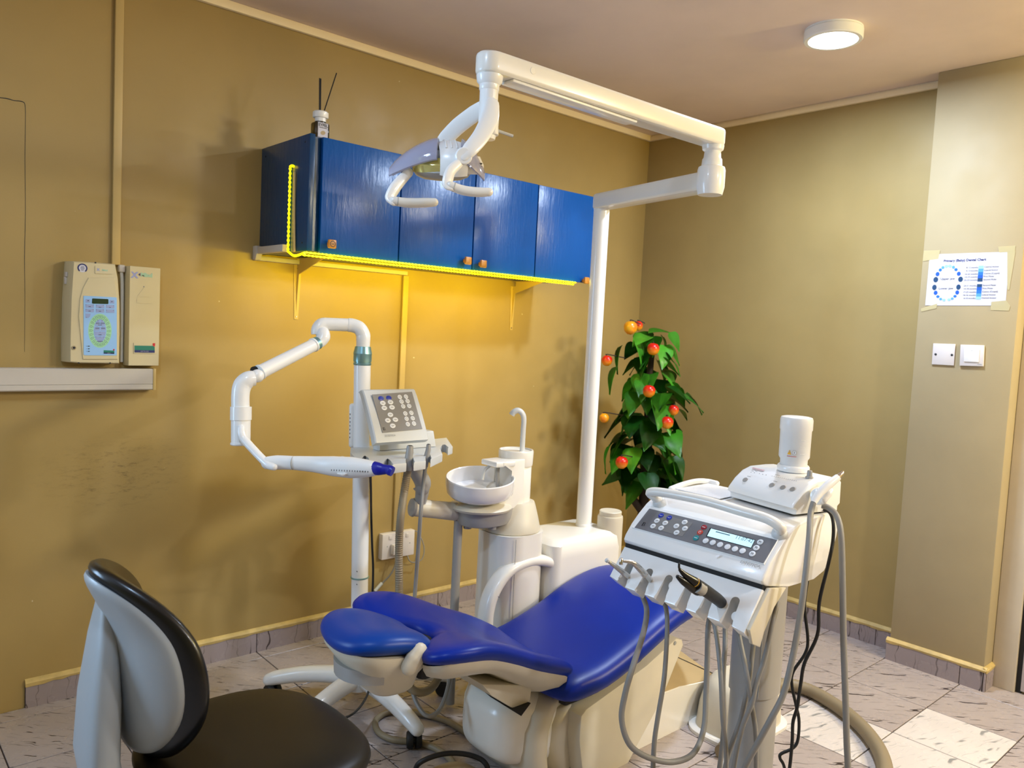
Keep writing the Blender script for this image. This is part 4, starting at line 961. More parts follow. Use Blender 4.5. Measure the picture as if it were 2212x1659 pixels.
# suction hoses and tips in the tray
hd_ = lambda u, v, d=2.74: at(u, v, d)
s1 = thing('suction_hose', 'thick ribbed grey suction hose hanging from the assistant tray', 'hose', hd_(885, 1010, 2.68), 'suction hoses on the assistant tray')
pc = on(884.5, 990, 'z', TZ); dc = (pc-CAM).dot(CF); dc += 0.004
bm = BM(); tube(bm, [hd_(886, 963, dc), hd_(885, 975, dc), hd_(883, 990, dc), hd_(881, 1018, dc)], [0.0115, 0.0135, 0.0142, 0.0128], 16, 4); obj('suction_handle', bm, K['greymetal'], s1)
bm = BM(); disc(bm, hd_(886, 962.5, dc), V((0.0, -0.05, 1)), 0.0085, 0.0004); obj('tip_opening', bm, K['dark'], s1)
bm = BM(); ribbed(bm, [hd_(881, 1016, dc), hd_(876, 1045, dc), hd_(866, 1113, 2.72), hd_(862, 1176, 2.74), hd_(862, 1261, 2.74), hd_(862, 1350, 2.72), hd_(866, 1440, 2.66), hd_(882, 1480, 2.62), hd_(907, 1496, 2.62), hd_(936, 1482, 2.68), hd_(958, 1440, 2.8), at(985, 1390, 2.98)], 0.0145, 0.008, 0.1, 10); obj('ribbed_hose', bm, K['tanhose'], s1)
s2 = thing('suction_hose', 'thin grey saliva hose hanging from the assistant tray', 'hose', hd_(922, 990, 2.76), 'suction hoses on the assistant tray')
pc = on(924, 985, 'z', TZ); dc2 = (pc-CAM).dot(CF)+0.004
bm = BM(); tube(bm, [hd_(926, 960, dc2), hd_(925, 972, dc2), hd_(922, 985, dc2), hd_(919, 1010, dc2)], [0.008, 0.0095, 0.0105, 0.009], 14, 4); obj('suction_handle', bm, K['greymetal'], s2)
bm = BM(); disc(bm, hd_(926, 959.5, dc2), V((0.0, -0.05, 1)), 0.0058, 0.0004); obj('tip_opening', bm, K['dark'], s2)
bm = BM(); ribbed(bm, [hd_(919, 1008, dc2), hd_(914, 1050, dc2), hd_(909, 1107, 2.78), hd_(903, 1192, 2.80), hd_(897, 1273, 2.80), hd_(890, 1370, 2.76), hd_(888, 1460, 2.66), hd_(896, 1510, 2.6), hd_(920, 1545, 2.56), hd_(945, 1538, 2.58), hd_(962, 1505, 2.62), hd_(976, 1450, 2.72), at(990, 1410, 2.9)], 0.0075, 0.007, 0.08, 8); obj('ribbed_hose', bm, K['hose'], s2)
# ================================================================ dental chair (lies along X, head towards the viewer's left)
YC = -1.38
ch = thing('dental_chair', 'dental chair in royal blue upholstery lying back on a cream base', 'dental chair', (-1.9, YC, 0))
def curve1(tab):
    def f(x):
        if x <= tab[0][0]: i = 0
        elif x >= tab[-1][0]: i = len(tab)-2
        else: i = max(k for k in range(len(tab)-1) if tab[k][0] <= x)
        (x0, y0), (x1, y1) = tab[i], tab[i+1]
        m0 = (y1-(tab[i-1][1] if i else y0))/(x1-(tab[i-1][0] if i else x0-(x1-x0)*1e-9)) if i else (y1-y0)/(x1-x0)
        m1 = (tab[i+2][1]-y0)/(tab[i+2][0]-x0) if i+2 < len(tab) else (y1-y0)/(x1-x0)
        t = (x-x0)/(x1-x0); h_ = x1-x0
        if t < 0 or t > 1: return y0+(y1-y0)*t
        return (2*t**3-3*t*t+1)*y0+(t**3-2*t*t+t)*h_*m0+(-2*t**3+3*t*t)*y1+(t**3-t*t)*h_*m1
    return f
def surf(zf, chan=0.0, hw=0.25, tilt_y=0.0):
    def s(x, y):
        e = 0.004
        g = lambda a, b: zf(a)+chan*min(1.4, (abs(b-YC)/hw))**2.0+tilt_y*(b-YC)
        z = g(x, y); nx = (g(x+e, y)-g(x-e, y))/(2*e); ny = (g(x, y+e)-g(x, y-e))/(2*e)
        return V((x, y, z)), V((-nx, -ny, 1)).normalized()
    return s
# seat: hip end at -2.24, knee end at about -1.4, rolling over at the knees
zs = curve1([(-2.3, 0.325), (-2.22, 0.35), (-2.05, 0.368), (-1.9, 0.408), (-1.74, 0.466), (-1.6, 0.50), (-1.48, 0.50), (-1.38, 0.462), (-1.3, 0.40), (-1.2, 0.30)])
so = closed_curve([(-1.36, YC+0.05), (-1.38, YC+0.17), (-1.47, YC+0.243), (-1.65, YC+0.262), (-1.85, YC+0.262), (-2.05, YC+0.262), (-2.18, YC+0.245), (-2.245, YC+0.17), (-2.255, YC+0.02), (-2.255, YC-0.14), (-2.225, YC-0.245), (-2.12, YC-0.27), (-1.9, YC-0.27), (-1.7, YC-0.268), (-1.5, YC-0.255), (-1.40, YC-0.18), (-1.365, YC-0.06)])
bm = BM(); pad(bm, so, surf(zs, -0.012, 0.26), 0.045, 0.05, e=9, center=(-1.83, YC), rings=(0.15, 0.3, 0.45, 0.6, 0.72, 0.82, 0.89, 0.94, 0.975, 1.0)); obj('seat_cushion', bm, K['blue'], ch, ang=80)
# backrest: two raised wings with a hollow for the back, notched at the head end
zb = curve1([(-2.85, 0.545), (-2.76, 0.552), (-2.66, 0.545), (-2.56, 0.528), (-2.46, 0.49), (-2.36, 0.445), (-2.26, 0.405), (-2.18, 0.375), (-2.1, 0.355)])
bo = closed_curve([(-2.13, YC), (-2.135, YC+0.12), (-2.16, YC+0.215), (-2.26, YC+0.262), (-2.42, YC+0.27), (-2.55, YC+0.285), (-2.66, YC+0.285), (-2.725, YC+0.245), (-2.735, YC+0.165), (-2.68, YC+0.10), (-2.62, YC+0.05), (-2.60, YC),
                   (-2.62, YC-0.05), (-2.68, YC-0.10), (-2.745, YC-0.165), (-2.735, YC-0.245), (-2.66, YC-0.28), (-2.55, YC-0.28), (-2.42, YC-0.27), (-2.28, YC-0.262), (-2.19, YC-0.235), (-2.15, YC-0.13)])
bm = BM(); pad(bm, bo, surf(zb, 0.045, 0.25), 0.036, 0.036, e=7, n=110, center=(-2.42, YC), rings=(0.15, 0.3, 0.45, 0.58, 0.7, 0.79, 0.86, 0.92, 0.96, 0.988, 1.0)); obj('backrest_cushion', bm, K['blue'], ch, ang=80)
# shell under the backrest
bm = BM(); loops = []
for dz, s, dx_ in ((-0.026, 0.95, 0), (-0.042, 0.945, 0), (-0.066, 0.88, 0.0), (-0.092, 0.7, 0.01), (-0.108, 0.45, 0.02), (-0.112, 0.15, 0.02)):
    L = []
    for k in range(66):
        a, b = bo(2*PI*k/66); x = -2.42+(a+2.42)*s+dx_; y = YC+(b-YC)*s*(1 if s > 0.9 else 1)
        p_, n_ = surf(zb, 0.045, 0.25)(a, b); L.append(V((x, y, p_.z*(s**0.5 if s > 0 else 1)+zb(-2.42)*(1-s**0.5)+dz)))
    loops.append(L)
loft(bm, loops); bs_ = obj('backrest_shell', bm, K['cream'], ch, ang=60)
# headrest
zh = curve1([(-3.0, 0.585), (-2.9, 0.60), (-2.8, 0.592), (-2.7, 0.565), (-2.6, 0.535)])
ho = closed_curve([(-2.665, YC-0.02), (-2.66, YC+0.06), (-2.70, YC+0.115), (-2.78, YC+0.15), (-2.86, YC+0.15), (-2.915, YC+0.10), (-2.935, YC), (-2.92, YC-0.09), (-2.87, YC-0.14), (-2.79, YC-0.155), (-2.705, YC-0.15), (-2.665, YC-0.10)])
bm = BM(); pad(bm, ho, surf(zh, 0.02, 0.15), 0.042, 0.034, e=4, center=(-2.8, YC)); obj('headrest_cushion', bm, K['bluehead'], ch, ang=80)
bm = BM(); loops = []
for z, s, cx_ in ((0.574, 0.93, -2.8), (0.555, 0.92, -2.8), (0.53, 0.84, -2.79), (0.49, 0.68, -2.775), (0.44, 0.5, -2.755), (0.425, 0.4, -2.75)):
    loops.append([V((cx_+(ho(2*PI*k/60)[0]+2.8)*s, YC+(ho(2*PI*k/60)[1]-YC)*s, z+0.15*(-2.8-(cx_+(ho(2*PI*k/60)[0]+2.8)*s))*(1 if z > 0.5 else 0))) for k in range(60)])
loft(bm, loops); hs = obj('headrest_shell', bm, K['cream'], ch, ang=50)
bm = BM()      # curved release band on the far-left underside
loops = []
for t in range(13):
    a = 0.62*PI+t/12*PI*0.78
    c_, s_ = math.cos(a), math.sin(a); o_ = V((-2.79+0.118*c_, YC+0.118*s_, 0))
    loops.append([o_+V((0, 0, 0.532)), o_*1.0+V((0.014*-c_, 0.014*-s_, 0.532)), o_+V((0.02*-c_, 0.02*-s_, 0.495)), o_+V((0.002*-c_, 0.002*-s_, 0.492))])
loft(bm, loops); obj('headrest_release_band', bm, K['greymetal'], ch)
bm = BM(); pa, pb_ = on(905, 1408, 'y', YC-0.155), on(885, 1440, 'y', YC-0.155)
tube(bm, [pa, pa.lerp(pb_, 0.5), pb_], [0.026, 0.029, 0.026], 18, 4, flat=0.8, round_ends=True); kn_ = obj('headrest_lock_knob', bm, K['cream'], ch)
bm = BM(); box(bm, (-2.70, YC-0.11, 0.462), (-2.56, YC+0.11, 0.545), 0.02); obj('headrest_carrier', bm, K['dark'], ch)
# hinge block joining the shell to the lower frame
bm = BM(); prism(bm, [on(*p, 'y', YC-0.162) for p in ((1040, 1478), (1150, 1480), (1146, 1512), (1136, 1528), (1124, 1540), (1062, 1504))], (0, 0.28, 0), 0.005); obj('backrest_hinge_block', bm, K['cream'], ch)
# rounded tail of the base at the head end
YN = -1.56
bm = BM(); ex0 = on(1022, 1525, 'y', -1.2)
loops = []
for x, zt_, zb_, hw in ((-2.375, 0.235, 0.13, 0.05), (-2.365, 0.265, 0.10, 0.10), (-2.33, 0.29, 0.075, 0.135), (-2.26, 0.305, 0.055, 0.15), (-2.15, 0.312, 0.035, 0.155), (-2.02, 0.315, 0.02, 0.155)):
    L = []
    for k in range(36):
        a = 2*PI*k/36; c_, s_ = math.cos(a), math.sin(a); p_ = 0.55
        L.append(V((x, YC+hw*math.copysign(abs(c_)**p_, c_), (zt_+zb_)/2+(zt_-zb_)/2*math.copysign(abs(s_)**p_, s_))))
    loops.append(L)
loft(bm, loops); tl = obj('base_tail_cover', bm, K['unit'], ch, ang=60)
bm = BM(); tube(bm, [V((-2.24, YC-0.1535, 0.27)), V((-2.245, YC-0.157, 0.2)), V((-2.235, YC-0.1535, 0.09))], 0.0013, 6, 3); obj('cover_seam', bm, K['greyink'], tl)
bm = BM(); prism(bm, [on(*p, 'z', 0.314) for p in ((1048, 1496), (1060, 1506), (1126, 1547), (1146, 1520), (1130, 1515), (1090, 1506))], (0, 0, 0.003)); obj('slot_edge', bm, K['dark'], tl)
# scissor frame: dark gap below seat, side covers and bellows
bm = BM(); box(bm, (-2.18, YC-0.2, 0.275), (-1.66, YC+0.2, 0.345), 0.01); obj('seat_frame', bm, K['dark'], ch)
YS = YC-0.235
def sideplate(name, px, y0, th, m, bev=0.006):
    bm = BM(); prism(bm, [on(u, v, 'y', y0) for u, v in px], (0, th, 0), bev); return obj(name, bm, m, ch)
sideplate('seat_side_cover', [(1268, 1532), (1330, 1487), (1400, 1436), (1462, 1380), (1474, 1382), (1476, 1394), (1440, 1482), (1420, 1530), (1378, 1606), (1346, 1668), (1330, 1700), (1262, 1700), (1252, 1600), (1256, 1548)], YS, 0.47, K['cream'], 0.004)
bm = BM(); disc(bm, on(1458, 1389, 'y', YS-0.0004), (0, -1, 0), 0.0075, 0.002); scw = obj('cover_screw', bm, K['greyink'], ch)
# three bellows ribs: rounded vertical folds standing between tail and side cover
for i, (u0, u1, v0) in enumerate(((1146, 1200, 1520), (1196, 1250, 1512), (1242, 1300, 1524))):
    bm = BM(); loops = []
    a0, a1 = on(u0, 1590, 'y', YN), on(u1, 1590, 'y', YN)
    zt_ = on((u0+u1)/2, v0, 'y', YN).z-0.005
    xm = (a0.x+a1.x)/2; hx2 = (a1.x-a0.x)/2*0.9
    for z, s, sh in ((0.004, 0.80, 0.035), (0.05, 0.92, 0.012), (0.12, 1.0, -0.004), (0.2, 1.0, 0.0), (0.25, 0.95, 0.022), (zt_-0.02, 0.82, 0.05), (zt_, 0.5, 0.07)):
        L = []
        for k in range(28):
            a = 2*PI*k/28; c_, s_ = math.cos(a), math.sin(a)
            L.append(V((xm+sh+hx2*s*math.copysign(abs(c_)**0.8, c_), YC+0.01+(0.195-0.006*i)*(0.85+0.15*s)*math.copysign(abs(s_)**0.35, s_), z)))
        loops.append(L)
    loft(bm, loops); obj('bellows_fold', bm, K['cream'], ch, ang=60)
bm = BM(); prism(bm, [on(*p, 'y', YC-0.12) for p in ((1160, 1590), (1200, 1545), (1290, 1545), (1330, 1700), (1150, 1700))], (0, 0.24, 0), 0.006); obj('bellows_core', bm, K['cream'], ch)
# lower lift arm cover with its tan top
YL = YC-0.20
sideplate('lift_arm_cover', [(1424, 1500), (1470, 1484), (1548, 1466), (1536, 1506), (1520, 1560), (1506, 1590), (1470, 1602), (1376, 1650), (1348, 1664), (1362, 1630), (1400, 1560)], YL, 0.40, K['unit'], 0.004)
bm = BM(); t0, t1 = on(1428, 1500, 'y', YL), on(1549, 1465, 'y', YL)
far = 0.37
prism(bm, [t0+V((0, 0.004, 0.0)), t1+V((0, 0.004, 0)), t1+V((0.03, far, 0.07)), t0+V((0.06, far, 0.16))], (0, 0, 0.006), 0.002); top = obj('lift_arm_top', bm, K['tan'], ch)
bm = BM(); s0, s1 = on(1460, 1421, 'z', 0.22), on(1552, 1459, 'z', 0.22)
tube(bm, [onp(1462, 1419, t0+V((0, 0.004, 0.007)), ((t1-t0).cross(V((0.06, far, 0.16)))).normalized()), onp(1552, 1460, t0+V((0, 0.004, 0.007)), ((t1-t0).cross(V((0.06, far, 0.16)))).normalized())], 0.0018, 6, 0); obj('top_joint', bm, K['dark'], top)
# foot of the base and floor pedestal beyond
bm = BM(); loft(bm, [rr_loop(-1.75, YC, z, a, b, 0.06) for z, a, b in ((0.0, 0.40, 0.19), (0.03, 0.40, 0.19), (0.045, 0.385, 0.175))]); obj('base_plate', bm, K['greymetal'], ch)
bm = BM(); loops = []
for z, x0_, x1_, s in ((0.0, -1.50, -1.13, 1), (0.10, -1.48, -1.14, 1), (0.165, -1.45, -1.16, 0.97), (0.19, -1.42, -1.19, 0.88)):
    loops.append(rr_loop((x0_+x1_)/2, -1.70, z, (x1_-x0_)/2, 0.115*s, 0.09))
loft(bm, loops); obj('floor_pedestal', bm, K['cream'], ch, ang=50)
bm = BM(); loft(bm, [rr_loop(-1.315, -1.70, z, a, b, 0.10) for z, a, b in ((0.0, 0.205, 0.135), (0.012, 0.205, 0.135), (0.018, 0.198, 0.128))]); obj('pedestal_rim', bm, K['unit'], ch)
bm = BM(); prism(bm, [on(*p, 'y', YL+0.01) for p in ((1460, 1612), (1520, 1590), (1522, 1625), (1500, 1640), (1470, 1630))], (0, 0.2, 0), 0.003); obj('lift_motor_block', bm, K['greymetal'], ch)
# armrest loop on the far side
YA = YC+0.315
bm = BM(); pts = [on(u, v, 'y', YA) for u, v in ((1046, 1420), (1047, 1370), (1050, 1320), (1064, 1275), (1095, 1232), (1140, 1210), (1180, 1212), (1210, 1228), (1240, 1258), (1265, 1300))]
cut = [on(u, v, 'y', YA) for u, v in ((1046, 1420), (1048, 1370), (1051, 1325), (1062, 1284))]
def ribbon(pts, hw, th):
    path = smooth_path(pts, 6); loops = []
    for i, p in enumerate(path):
        d = (path[min(i+1, len(path)-1)]-path[max(i-1, 0)]).normalized(); nn = V((0, 1, 0)).cross(d).normalized(); L = []
        for k in range(20):
            a = 2*PI*k/20; c_, s_ = math.cos(a), math.sin(a)
            L.append(p+V((0, 1, 0))*hw*math.copysign(abs(c_)**0.7, c_)+nn*th*math.copysign(abs(s_)**0.8, s_))
        loops.append(L)
    bm = BM(); loft(bm, loops); return bm
arm_ = obj('armrest', ribbon(pts, 0.036, 0.022), K['unit'], ch, ang=60)
bm2 = BM(); q_ = on(1064, 1283, 'y', YA); lathe(bm2, [(0.0222, -0.0006), (0.0225, 0), (0.0222, 0.0006)], q_, (0.55, 0, 0.83), 16); 
for v in bm2.verts: v.co.y = YA+(v.co.y-YA)*1.64
obj('armrest_joint', bm2, K['greyink'], arm_)

# ================================================================ stool in the foreground
SX, SY = -3.275, -1.66
stl = thing('operator_stool', 'grey and black operator stool with a curved backrest in the foreground', 'stool', (SX, SY, 0))
def ssurf(x, y):
    r2 = ((x-SX)**2+(y-SY)**2); return V((x, y, 0.535+0.10*(y-SY)**2-0.25*max(0, (x-SX))**2*1.0)), V((0.5*max(0, x-SX), -0.2*(y-SY), 1)).normalized()
bm = BM(); pad(bm, superell(SX, SY, 0.238, 0.25, 2.6), ssurf, 0.035, 0.05, e=6, center=(SX, SY)); obj('seat', bm, K['brownblack'], stl, ang=80)
bm = BM(); lathe(bm, [(0.10, 0.47), (0.16, 0.485), (0.17, 0.50)], (SX, SY, 0), n=32); obj('seat_pan', bm, K['stoolgrey'], stl)
bm = BM(); lathe(bm, [(0.045, 0.09), (0.045, 0.30), (0.03, 0.305), (0.03, 0.475)], (SX, SY, 0), n=24); obj('gas_column', bm, K['chrome'], stl)
for k in range(5):
    a = 2*PI*k/5+0.3; d = V((math.cos(a), math.sin(a), 0)); bm = BM()
    tube(bm, [V((SX, SY, 0.10))+d*0.03, V((SX, SY, 0.09))+d*0.16, V((SX, SY, 0.068))+d*0.27], [0.026, 0.022, 0.017], 12, 4, round_ends=True); lg = obj('leg', bm, K['stoolgrey'], stl)
    bm = BM(); c_ = V((SX, SY, 0.026))+d*0.26; lathe(bm, [(0.026, -0.022), (0.026, -0.004), (0.012, -0.003), (0.012, 0.003), (0.026, 0.004), (0.026, 0.022)], c_, V((-d.y, d.x, 0)), 18); obj('caster', bm, K['rubber'], lg)
# backrest, curved round the sitter who would face +X
BX, BY, BZ = -3.505, -1.555, 0.765
def bsurf(dx_=0.0, k=2.6, lean=0.10):
    def s(y, z):
        x = BX+dx_+k*(y-BY)**2*0.75-lean*(z-BZ)-0.9*max(0, z-BZ-0.06)**2*3
        nn = V((1, -2*k*0.75*(y-BY), lean+5.4*max(0, z-BZ-0.06))).normalized(); return V((x, y, z)), nn
    return s
bout = closed_curve([(BY+0.205, BZ), (BY+0.19, BZ+0.10), (BY+0.135, BZ+0.175), (BY+0.05, BZ+0.205), (BY-0.05, BZ+0.205), (BY-0.135, BZ+0.165), (BY-0.19, BZ+0.085), (BY-0.208, BZ-0.01), (BY-0.19, BZ-0.10), (BY-0.13, BZ-0.175), (BY-0.05, BZ-0.205), (BY+0.05, BZ-0.205), (BY+0.13, BZ-0.175), (BY+0.19, BZ-0.10)])
bm = BM(); pad(bm, bout, bsurf(0.0), 0.03, 0.026, e=6, center=(BY, BZ)); obj('backrest_cushion', bm, K['black'], stl, ang=80)
bout2 = lambda th: (BY+(bout(th)[0]-BY)*0.90, BZ+(bout(th)[1]-BZ)*0.92)
bm = BM(); pad(bm, bout2, bsurf(-0.022), 0.008, 0.020, e=8, center=(BY, BZ)); obj('backrest_shell', bm, K['stoolgrey'], stl, ang=60)
bm = BM(); loops = []
for x, y, z, hw, th in ((-3.555, BY+0.02, 0.90, 0.030, 0.012), (-3.56, BY+0.01, 0.82, 0.062, 0.022), (-3.57, BY-0.005, 0.70, 0.082, 0.032), (-3.575, BY-0.01, 0.58, 0.090, 0.034), (-3.56, BY-0.02, 0.48, 0.090, 0.034), (-3.50, BY-0.05, 0.43, 0.08, 0.026), (-3.38, BY-0.09, 0.455, 0.05, 0.016)):
    L = []
    for k in range(20):
        a = 2*PI*k/20; c_, s_ = math.cos(a), math.sin(a)
        up2 = V((1, 0, 0)) if z > 0.47 and x < -3.55 else V((0.3, 0, 1)).normalized()
        L.append(V((x, y, z))+V((0, 1, 0))*hw*math.copysign(abs(c_)**0.6, c_)+up2*th*math.copysign(abs(s_)**0.7, s_))
    loops.append(L)
loft(bm, loops); obj('back_post', bm, K['stoolgrey'], stl, ang=60)
# ================================================================ delivery cart
CYL, CYR = -1.823, -2.28
cart = thing('delivery_cart', 'white dental delivery cart with key panel, handle bar and notched instrument holder', 'delivery cart', (-1.9, -2.09, 0))
W_ = CYL-CYR
# side profile of the upper body in (x, z)
prof = [(-2.228, 0.893), (-2.232, 0.902), (-2.226, 0.914), (-2.20, 0.945), (-2.17, 0.972), (-2.135, 0.998), (-2.10, 1.016), (-2.06, 1.028), (-2.02, 1.033), (-1.93, 1.036), (-1.86, 1.036), (-1.845, 1.032), (-1.838, 1.018), (-1.845, 0.965), (-1.87, 0.905), (-1.905, 0.872), (-1.96, 0.858), (-2.10, 0.862), (-2.21, 0.884)]
bm = BM(); loops = []
for t, s in ((0, 0.965), (0.004, 0.985), (0.012, 1.0), (0.5, 1.0), (0.988, 1.0), (0.996, 0.985), (1, 0.965)):
    y = CYL-W_*t; cx_, cz_ = -2.03, 0.955
    loops.append([V((cx_+(x-cx_)*s, y, cz_+(z-cz_)*s)) for x, z in prof])
loft(bm, loops); body = obj('upper_body', bm, K['white'], cart, ang=40)
# tray top recess with mat, and raised rim
bm = BM(); prism(bm, [(-2.035, CYL-0.03, 1.0365), (-2.035, CYR+0.27, 1.0365), (-1.86, CYR+0.27, 1.0365), (-1.86, CYL-0.03, 1.0365)], (0, 0, 0.0025), 0.001, 1); obj('tray_mat', bm, mat('speckled tray mat', (222, 222, 222), 0.4, bump=0.6, bs=320, var=0.06, vs=150), cart)
bm = BM(); tube(bm, [(-2.03, CYL-0.012, 1.034), (-1.97, CYL-0.012, 1.042), (-1.9, CYL-0.012, 1.046), (-1.85, CYL-0.02, 1.042), (-1.842, CYL-0.05, 1.04)], 0.009, 10, 6, round_ends=True); obj('tray_rim', bm, K['white'], cart)
# key panel on the sloping front
A = V((-2.2205, CYR, 0.9225)); B = V((-2.127, CYR, 1.0035)); sl_ = (B-A).normalized(); ey_ = V((0, -1, 0)); fn = ey_.cross(sl_).normalized()
if fn.x > 0: fn = -fn
def cp_(u, v, o=0.0): return onp(u, v, A+fn*o, fn)
O1 = 0.0058
bm = BM(); prism(bm, [cp_(*p, O1) for p in ((1403, 1099), (1679, 1167), (1649, 1217), (1371, 1140))], fn*0.0012); foil = obj('key_foil', bm, K['keypad'], cart)
bm = BM(); q = [cp_(*p, 0.0) for p in ((1400, 1094), (1685, 1164), (1652, 1222), (1366, 1142))]; prism(bm, q, fn*O1, 0.001, 1); obj('panel_bed', bm, K['white'], cart)
O2 = O1+0.0012
bm = BM(); ZC = lambda X, Y: (1250+X/2.86, 840+Y/2.86)
prism(bm, [cp_(*ZC(*p), O2) for p in ((502, 770), (706, 828), (640, 912), (436, 856))], fn*0.0004); obj('key_field', bm, K['keypad2'], foil)
O3 = O2+0.0004
cprint = BM()
ck = [(509, 783, 'btnblue', 1), (560, 797, 'btnblue', 1), (484, 815, 'btn', 1), (535, 829, 'btn', 1), (460, 848, 'btn', 1), (510, 860, 'btn', 1), (655, 824, 'btn', 1), (604, 848, 'btn', 1), (657, 863, 'btn', 1), (605, 888, 'btn', 1),
      (774, 856, 'btnred', 2), (750, 887, 'btnorange', 3), (725, 922, 'btnteal', 2), (785, 939, 'btn', 0), (829, 950, 'btn', 0), (874, 963, 'btn', 0), (920, 976, 'btn', 0), (966, 989, 'btn', 0), (1013, 1001, 'btn', 0),
      (1122, 947, 'btn', 'F1'), (1098, 982, 'btn', 'F2'), (1073, 1019, 'btn', 'F3')]
for X, Y, m, g in ck:
    c = cp_(*ZC(X, Y), O3); bm = BM(); r1 = 0.0088
    rx = 0.0086
    loft(bm, [[c+fn*hh+ey_*rx*s*math.cos(a)+sl_*rx*s*math.sin(a) for a in [2*PI*k/22 for k in range(22)]] for hh, s in ((0, 1), (0.0008, 1), (0.0012, 0.92))]); obj('key', bm, K[m], foil)
    c2 = c+fn*0.0014
    if g == 1 or g == 2:
        lst = (((-0.005, 0.001), (-0.0015, -0.0016)), ((-0.0015, -0.0016), (0.0015, -0.0006)), ((0.0015, -0.0006), (0.005, 0.001))) if g == 1 else (((-0.005, 0.0), (0.005, 0.0)), ((0.003, 0.001), (0.005, 0.001)))
        tgt = cprint if m == 'btn' else None
        for a, b_ in lst:
            if tgt is None: continue
            p_, q_ = c2+ey_*a[0]+sl_*a[1], c2+ey_*b_[0]+sl_*b_[1]; s_ = (q_-p_).cross(fn).normalized()*0.0005; quad(tgt, [p_+s_, q_+s_, q_-s_, p_-s_])
        if tgt: flatdisc(tgt, c2+sl_*0.0014, ey_, sl_, 0.0011, 0.0011, 8)
    elif isinstance(g, str): text(cprint, g, 0.0075, c2, ey_, sl_, 'CENTER', 0.0001, 0.0002)
obj('key_print', cprint, K['ink'], foil, stuff=True)
kp = BM()
for X, Y, m, g in ck:
    if m in ('btnblue', 'btnred', 'btnorange', 'btnteal'):
        c2 = cp_(*ZC(X, Y), O3)+fn*0.0015
        if g == 1:
            for a, b_ in (((-0.005, 0.001), (-0.0015, -0.0016)), ((-0.0015, -0.0016), (0.0015, -0.0006)), ((0.0015, -0.0006), (0.005, 0.001))):
                p_, q_ = c2+ey_*a[0]+sl_*a[1], c2+ey_*b_[0]+sl_*b_[1]; s_ = (q_-p_).cross(fn).normalized()*0.0005; quad(kp, [p_+s_, q_+s_, q_-s_, p_-s_])
        elif g == 2: slab(kp, c2, ey_, sl_, -0.005, 0.005, -0.0009, 0.0009, 0.0001)
        else: ringstrip(kp, c2, ey_, sl_, (0.0042, 0.0042), (0.0032, 0.0032), 20, 0.6, 2*PI-0.2); slab(kp, c2, ey_, sl_, -0.0005, 0.0005, 0, 0.004, 0.0001)
obj('key_symbols', kp, K['btn'], foil, stuff=True)
bm = BM(); prism(bm, [cp_(*ZC(*p), O2) for p in ((812, 858), (1092, 932), (1066, 986), (786, 912))], fn*0.0003); obj('display_bezel', bm, K['dark'], foil)
bm = BM(); dq = [cp_(*ZC(*p), O2+0.0003) for p in ((818, 863), (1087, 935), (1064, 981), (794, 909))]; prism(bm, dq, fn*0.0003); lcd = obj('lit_display', bm, K['lcd'], foil)
bm = BM(); c = cp_(*ZC(1022, 930), O2+0.0007); text(bm, '11:07:42', 0.0155, c, ey_, sl_, 'CENTER', 0.0002); slab(bm, cp_(*ZC(890, 893), O2+0.0008), ey_, sl_, -0.022, 0.022, -0.0016, 0.0016, 0.0001)
for k in range(5): slab(bm, cp_(*ZC(830+k*46, 915+k*12.5), O2+0.0008), ey_, sl_, -0.0003, 0.0003, -0.004, 0.0, 0.0001)
obj('display_digits', bm, mat('display digits', (96, 128, 140), 0.5), lcd, stuff=True)
bm = BM()
cl_ = cp_(*ZC(402, 836), O2+0.0003)
for pts in ([(-0.004, 0.007), (-0.0035, -0.007)], [(-0.001, 0.007), (-0.003, 0)], [(-0.003, 0), (0.0005, -0.007)], [(0.002, 0.007), (0.003, -0.003)]):
    tube(bm, [cl_+ey_*a+sl_*b for a, b in pts], 0.0008, 6, 0)
ringstrip(bm, cl_+ey_*0.0045-sl_*0.004, ey_, sl_, (0.0022, 0.0022), (0.0013, 0.0013), 12)
obj('logo_print', bm, K['ink'], foil, stuff=True)
A2 = V((-2.2205, CYR, 0.9225)); 
bm = BM(); text(bm, 'ESTETICA', 0.0135, onp(*ZC(1060, 1084), V((-2.224, 0, 0.917))+fn*0.0085, fn), ey_, sl_, 'CENTER', 0.0004); obj('model_lettering', bm, K['greyink'], cart)
bm = BM(); flatdisc(bm, onp(*ZC(858, 1034), V((-2.224, 0, 0.917))+fn*0.0075, fn)+fn*0.001, (ey_*0.8+sl_*0.6), (sl_*0.8-ey_*0.6), 0.0055, 0.0032, 16); obj('leaf_emblem', bm, K['btn'], cart)
# dark joint and instrument holder
bm = BM(); box(bm, (-2.224, CYR+0.004, 0.876), (-2.12, CYL-0.004, 0.89)); obj('joint_gap', bm, K['dark'], cart)
H0, H1 = V((-2.226, 0, 0.880)), V((-2.292, 0, 0.792)); hd_dir = (H1-H0).normalized(); hn = V((hd_dir.z, 0, -hd_dir.x)).normalized()
if hn.x > 0: hn = -hn
HL = 0.127
def hpnt(y, s, o=0.0): return V((H0.x, y, H0.z))+hd_dir*s+hn*o
nys = [-1.875, -1.945, -2.013, -2.083, -2.15, -2.222]
nw = 0.030
outl = [(CYL-0.002, 0.0), (CYL-0.002, HL-0.028)]
for c in nys:
    outl += [(c+nw*0.55, HL-0.012 if c != nys[0] else HL-0.022), (c+nw*0.5, HL-0.03)]
    for k in range(9):
        a = PI*k/8; outl.append((c+nw*0.5*math.cos(a), 0.050-nw*0.5*math.sin(a)*0.9))
    outl += [(c-nw*0.5, HL-0.03), (c-nw*0.55, HL-0.012)]
